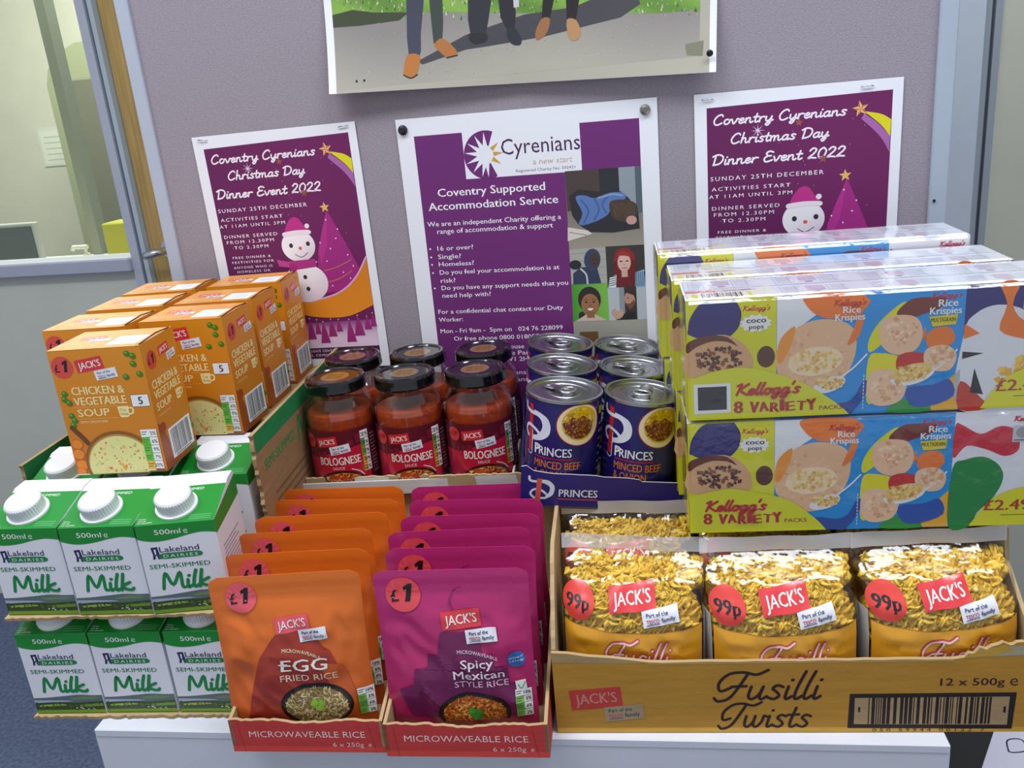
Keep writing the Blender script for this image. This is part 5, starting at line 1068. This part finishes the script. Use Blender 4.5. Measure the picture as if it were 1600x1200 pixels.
# ================================================================== cereal packs
BX, BD, BHC = 70.0, 34.5, 101.0
YL, BL, OG = 'd8d800', '1a93dc', 'ee7c1c'
def crn(a, rr, ins, n, cols, lo=1.2, hi=2.4):
    fleck(a, rr, n, ins, cols, lo, hi, .75)
def kel(a, x, y, wd, col='c8281e', lw=None):
    a.script("Kellogg's", x, y, wd * .19, col, lw or wd * .032, wd, .25)
def face_art(kind):
    a = Art(); rr = random.Random(len(kind) * 3 + ord(kind[0]))
    box = (0.3, 0.3, 69.7, 100.7)
    if kind == 'choc':                                               # yellow front: navy bowl rim above a swirl of chocolate milk
        a.rect(0, 0, 70, 101, YL); a.up(); a.poly(crom([(1, 74), (3, 86), (10, 97), (16, 100.6)], 5) + crom([(38, 100.6), (43, 90), (41, 78), (34, 70)], 5) + crom([(22, 71), (10, 70), (1, 74)], 5), '2e2470'); a.up()
        a.poly([(0.3, 38), (46, 38), (52, 46), (50, 56), (42, 66), (30, 72), (16, 71), (6, 69), (0.3, 64)], 'd9ab78', 3); a.up().poly([(0.3, 66), (8, 70), (20, 72), (32, 70), (40, 62), (32, 66), (20, 67), (8, 63), (.3, 58)], '6a3218', 3); a.up()
        crn(a, rr, disc(24, 52, 20, 10), 70, ('5a2c14', '7a4220', '432010', '8a5228'), 1.6, 2.8)
        a.ell(62, 52, 7, 9, '5c2f18', 20, clip=box)
        kel(a, 44, 90.5, 21); a.up(); sp = [(54 + (10.5 + 2.2 * (q % 2)) * math.cos(q * PI / 12), 80 + (6 + 1.6 * (q % 2)) * math.sin(q * PI / 12)) for q in range(24)]; a.poly(sp, 'f2f2ee', 2); a.up(); a.text('coco', 47, 80.5, 4.2, '20161c', fit=15, bold=.05); a.text('pops', 49, 75.6, 3.4, '20161c', fit=11, bold=.04)
    elif kind == 'rice':                                             # white and blue front: round peach bowl under an orange awning
        a.rect(0, 0, 70, 101, BL); a.up().poly([(0.3, 100.7), (40, 100.7), (30, 84), (16, 74), (4, 62), (0.3, 54)], 'e9ecee'); a.up()
        a.poly([(0.3, 56), (8, 68), (22, 78), (40, 80), (56, 74), (61, 60), (58, 42), (48, 26), (34, 18), (16, 20), (4, 32), (.3, 42)], 'e9bd92', 4); a.up()
        a.poly([(22, 100.7), (24, 90), (34, 82), (48, 80), (60, 80), (69.5, 91), (69.5, 94), (66, 97), (58, 100.7)], OG, 4); a.poly([(0.3, 50), (3, 66), (14, 76), (12, 62), (4, 46)], 'f09a2a', 3); a.poly([(62, 82), (58, 70), (54, 58), (62, 64), (66, 80)], OG, 3); a.up()
        crn(a, rr, disc(32, 50, 26, 24), 60, ('e3b488', 'f0caa0', 'dca878'), 1.4, 2.6); a.up().ell(30, 46, 21, 12, 'f3dcb4', 30, 6); a.up(); crn(a, rr, disc(30, 46, 19, 10), 90, ('e8c06a', 'f2d48c', 'd9a84e', 'f6e2ae'), 1.3, 2.6); a.up()
        a.poly([(20, 0.5), (34, 12), (50, 10), (60, 14), (66, 26), (69.7, 28), (69.7, 18), (60, 2), (54, .5)], '2a4fa2', 3); a.up()
        kel(a, 43, 90.5, 24, 'c0341c', .8); a.up().text('Rice', 50, 84.2, 5.4, 'f2f4f4', fit=13, bold=.05); a.text('Krispies', 44.5, 78.2, 5.4, 'f2f4f4', fit=22, bold=.05)
        a.line([(69, 50), (60, 40), (49, 31)], 1.3, 'f2f4f6', 4); a.up().ell(41, 26, 13, 6.2, 'e8eaec', 26, 18); a.up(); crn(a, rr, disc(41, 27.5, 11, 5), 60, ('e2b44a', 'f0cf78', 'd49c38', 'f4dc98'), 1.2, 2.3)
        for q in range(10): a.rect(67, 4 + q * 3, 67.8, 6 + q * 3, 'bfe0f4')
    elif kind == 'multi':                                            # blue front with yellow splashes, bowl and banner
        a.rect(0, 0, 70, 101, BL); a.up()
        a.poly([(.3, 62), (8, 76), (24, 90), (30, 86), (22, 70), (6, 54), (.3, 52)], 'e0dc08', 4); a.poly([(.3, 10), (.3, 46), (10, 50), (24, 46), (30, 36), (22, 22), (10, 12)], 'e6de10', 4); a.poly([(46, .3), (69.7, .3), (69.7, 34), (58, 22)], 'efb416'); a.poly([(16, .3), (22, 8), (36, 12), (50, .3)], '2f9a3c', 3); a.up()
        a.poly([(20, 82), (30, 92), (44, 93), (56, 92), (52, 84), (40, 80), (26, 76)], '7a2c1c', 4); a.poly([(42, 70), (40, 60), (48, 68), (60, 68), (64, 58), (56, 52), (44, 54)], OG, 4); a.poly([(8, 74), (18, 80), (34, 78), (40, 66), (36, 52), (22, 48), (10, 56)], 'efc49c', 4); a.poly([(22, 46), (32, 50), (46, 46), (44, 34), (24, 34)], 'c8281e', 3); a.poly([(44, 52), (58, 54), (66, 46), (62, 34), (48, 34), (42, 42)], 'f0cba6', 4); a.poly([(2, 34), (18, 36), (30, 26), (26, 10), (10, 6), (.5, 14)], 'f0c8a2', 4); a.poly([(30, 20), (50, 22), (62, 26), (66, 12), (48, 4), (34, 6)], '2b55b0', 3)
        a.up().ell(34, 31, 17, 8, 'eceeee', 28, 14); a.up().ell(34, 33, 15.5, 7, 'e9c878', 28, 14); a.up(); crn(a, rr, disc(34, 33.5, 13, 6), 70, ('e2b44a', 'f0cf78', 'c98f34', 'f4dc98'), 1.4, 2.6)
        a.line([(50, 34), (60, 42), (66, 50)], 1.4, 'e6e8ea', 4)
        kel(a, 45, 92, 22, 'b02c50', .8); a.up().text('Rice', 50.5, 85, 5.6, 'f2f4f4', fit=14, bold=.05); a.text('Krispies', 44.5, 79, 5.6, 'f2f4f4', fit=23, bold=.05); a.up().poly([(44, 77.5), (65, 78.5), (64, 70.5), (47, 69.5)], 'e0d010'); a.up().text('MULTIGRAIN', 45.5, 73, 3.2, '4a2c14', fit=18, bold=.03)
        for q in ((24, 67, 13, 11), (55, 44, 9, 9), (15, 21, 11, 10)): crn(a, rr, disc(*q), 34, ('e6b68a', 'f6d8b6', 'dba676', 'f0cba0'), 1.6, 3.0)
    elif kind == 'flake':                                            # navy front, white bowl of golden flakes and orange bands
        a.rect(0, 0, 70, 101, '2a2272'); a.up()
        a.poly([(.3, .3), (.3, 62), (8, 78), (24, 84), (44, 78), (60, 60), (66, 40), (60, .3)], 'e6e8ee', 4); a.up(); a.poly([(24, 100.7), (38, 100.7), (34, 84), (44, 70), (69.7, 66), (69.7, 52), (44, 56), (26, 64), (30, 84)], OG, 3); a.poly([(.3, .3), (22, .3), (14, 12), (.3, 24)], 'c83a1c', 3); a.poly([(.3, 58), (12, 62), (4, 68), (.3, 70)], OG); a.up(); a.poly([(8, 14), (10, 34), (18, 12)], '1c1a22'); a.poly([(.3, 48), (16, 46), (.3, 42)], '1c1a22')
        crn(a, rr, disc(46, 28, 20, 13), 60, ('e8b428', 'f2cc54', 'cf9218'), 2.2, 4.2); kel(a, 44, 92, 22, 'e9ecf2', .8); a.up().text('Frosties', 42, 80, 6, 'f2f4f4', fit=25, bold=.05)
    else:                                                            # white front with a broad green wave and a red wave
        a.rect(0, 0, 70, 101, 'e9eaf0'); a.up(); a.poly([(.3, .3), (.3, 52), (10, 60), (24, 62), (36, 54), (40, 42), (34, 26), (22, 12), (18, .3)], '1c8a3a', 4); a.poly([(.3, 62), (10, 72), (26, 68), (40, 62), (50, 68), (46, 84), (34, 88), (20, 82), (6, 90), (.3, 90)], 'cf2438', 4)
        kel(a, 44, 92, 22, 'c8203c', .9); a.up().text('Corn Flakes', 46, 80, 4, 'c8203c', fit=22, bold=.03)
        a.rect(44, 74, 69.5, 88, 'c9cbd0'); a.up(); a.ell(51, 82, 4.6, 4.6, '9a9ca2', 18); a.ell(63, 82, 4.2, 4.2, 'a4a6ac', 18); a.rect(45, 75, 69, 76.2, '7a7c84')
    return a
def top_art(kind, first):
    a = Art(); rr = random.Random(len(kind) + 40); a.rect(0, 0, 70, 34.5, 'dfe3f0'); a.up()
    if first:
        a.rect(0, 0, 70, 34.5, 'e9e8dc'); a.up(); a.barcode(14, 4, 46, 21, '2c2c30', 5, 22); a.rect(2, 24, 26, 32, 'c8707c'); a.rect(26, 24, 58, 32, 'dccdd8'); a.up().text('SCAN HERE', 32, 26, 2.6, '3a2c34', fit=22, rot=0, bold=.03); a.rect(6, 4, 11, 20, 'd9d94a'); a.rect(50, 3, 53, 20, 'd9d94a')
    else:
        for q in range(5): a.rect(6 + q * 12, 4, 6.5 + q * 12, 30, '9aa2ba')
        for q in range(7): a.rect(8, 6 + q * 3.4, 22 - (q * 5) % 6, 7 + q * 3.4, 'a9b0c8'); a.rect(44, 6 + q * 3.4, 60 - (q * 3) % 7, 7 + q * 3.4, 'b3b9cc')
        a.rect(26, 12, 40, 28, 'c9b6cc'); a.ell(33, 8, 3.4, 2.4, '8a93a8', 14); a.rect(4, 1, 64, 2, '7c86a2')
    return a
BASEC = {'choc': YL, 'rice': BL, 'multi': BL, 'flake': '2a2272', 'corn': 'e9eaf0'}
def pack(label, kinds, loc, rz, badge, price_t):
    t = thing('cereal_multipack', label, 'cereal pack', loc, rz, 'film-wrapped cereal variety packs'); made = {}
    for i, k in enumerate(kinds):
        for row in (0, 1):
            key = ('m', k, row)
            if key not in PK:
                g = Geo().rbox(0, .0698, 0, .0343, 0, .101, BASEC[k], 0, .0006)
                if row == 0: face_art(k).emit(g, front())
                top_art(k, i == 0 and row == 0).emit(g, plane((0, 0, .101), (1, 0, 0), (0, 1, 0)))
                if i == 0:
                    b = Art(); b.rect(2, 2, 32, 99, YL); b.up()
                    if row == 0: b.poly([(2, 74), (20, 78), (30, 70), (33, 60), (33, 99), (8, 99)], '2e2470', 2)
                    b.emit(g, plane((0, .0345, 0), (0, -1, 0), (0, 0, 1)))
                PK[key] = g.build('cereal_box', CARD, t); o = PK[key]
            else: o = PK[key].copy(); COL.objects.link(o); o.parent = t
            o.location = (i * .07, row * .035, 0)
    # wrap-round printed band on the film: yellow swell with the name, price swell at the right
    a = Art()
    if badge:
        X = (2, 0) if badge == 'lens' else (-24, 0); off = 0 if badge == 'lens' else -12
        a.poly(crom([(0.4, 35), (26 + off * .3, 43 - (0 if off == 0 else 3)), (52 + off, 43 + off * .2), (88 + off * .7, 30), (115 + off, 12), (127 + off * 1.2, .6)], 8) + [(.4, .6)], 'd9dc06'); a.up()
        x0 = 37 if badge == 'lens' else 12; y0 = 21 if badge == 'lens' else 21
        kel(a, x0 + 1, y0, 50, 'c0261c', 2.2); a.up()
        a.text('8', x0, 5.4 if off == 0 else 8.6, 10, 'b4281e', bold=.09)
        x = x0 + 12
        for q, chv in enumerate('VARIETY'): a.text(chv, x, (5.4 if off == 0 else 8.6) + (.5 if q % 2 else 0), 8 + (1.6 if q % 3 == 0 else 0), 'b4281e', fit=6.6 if chv != 'I' else 2.4, bold=.11, rot=(-5, 4, -3, 2, 4, -4, 3)[q]); x += 8.2 if chv != 'I' else 4.4
        a.text('PACKS', x + 1, 5.4 if off == 0 else 8.6, 3.4, '9c3a1c', fit=18, bold=.03)
        if badge == 'lens': a.up().poly(crom([(5, 6), (34, 6.5), (34, 31.5), (5, 31.5)], 1, True), 'eceef4'); a.up().rect(8, 9, 31, 29, '1c1c22')
    b = a; a = Art()
    if price_t:
        a.poly([(226, .6)] + crom([(226, .6), (240, 22), (256, 32), (279.6, 37)], 6) + [(279.6, .6)], 'e2e006'); a.up(); a.text(price_t, 237, 14.5, 9, 'b43a1c', fit=35, bold=.05); a.rect(250, 9.5, 276, 10.2, '8a5a1c')
    n0 = .0009
    for art, nm in ((b, 'printed_wrap'), (a, 'price_flash')):
        if art.T: g = Geo(); art.emit(g, front((0, -n0, 0))); g.build(nm, FILMPRINT, t)
    g = Geo().rbox(-.0016, .2816, -.0022, .0704, -.0006, .1024, 'ffffff', 0, .004); g.build('shrink_film', SHRINK, t)
    return t
PK = {}
K1 = ['choc', 'rice', 'multi', 'flake']; K2 = ['choc', 'rice', 'multi', 'corn']; K3 = ['multi', 'rice', 'rice', 'corn']
c4, s4 = math.cos(R(4.9)), math.sin(R(4.9)); CZ = 0.9575
def cer(x, y, z): return (0.140 + x * c4 - y * s4, -0.323 + x * s4 + y * c4, z)
pack('cereal pack at the front of the lower layer, with the full price in view', K2, cer(0, 0, CZ), 4.9, 'plain', '£2.49')
pack('cereal pack at the front of the upper layer, with the white square badge', K1, cer(.001, .000, CZ + .1036), 4.9, 'lens', '£2.49')
pack('cereal pack in the middle of the upper layer, only its top and left edge showing', K1, cer(-.005, .0755, CZ + .1036), 4.9, None, None)
pack('cereal pack at the back of the upper layer, raised a little against the poster', K2, cer(-.013, .151, CZ + .1128), 4.9, None, None)
pack('cereal pack in the middle of the lower layer, hidden but for its left edge', K2, cer(-.004, .0755, CZ), 4.9, None, None)
pack('cereal pack at the back of the lower layer, hidden but for its left edge', K2, cer(-.010, .151, CZ + .009), 4.9, None, None)
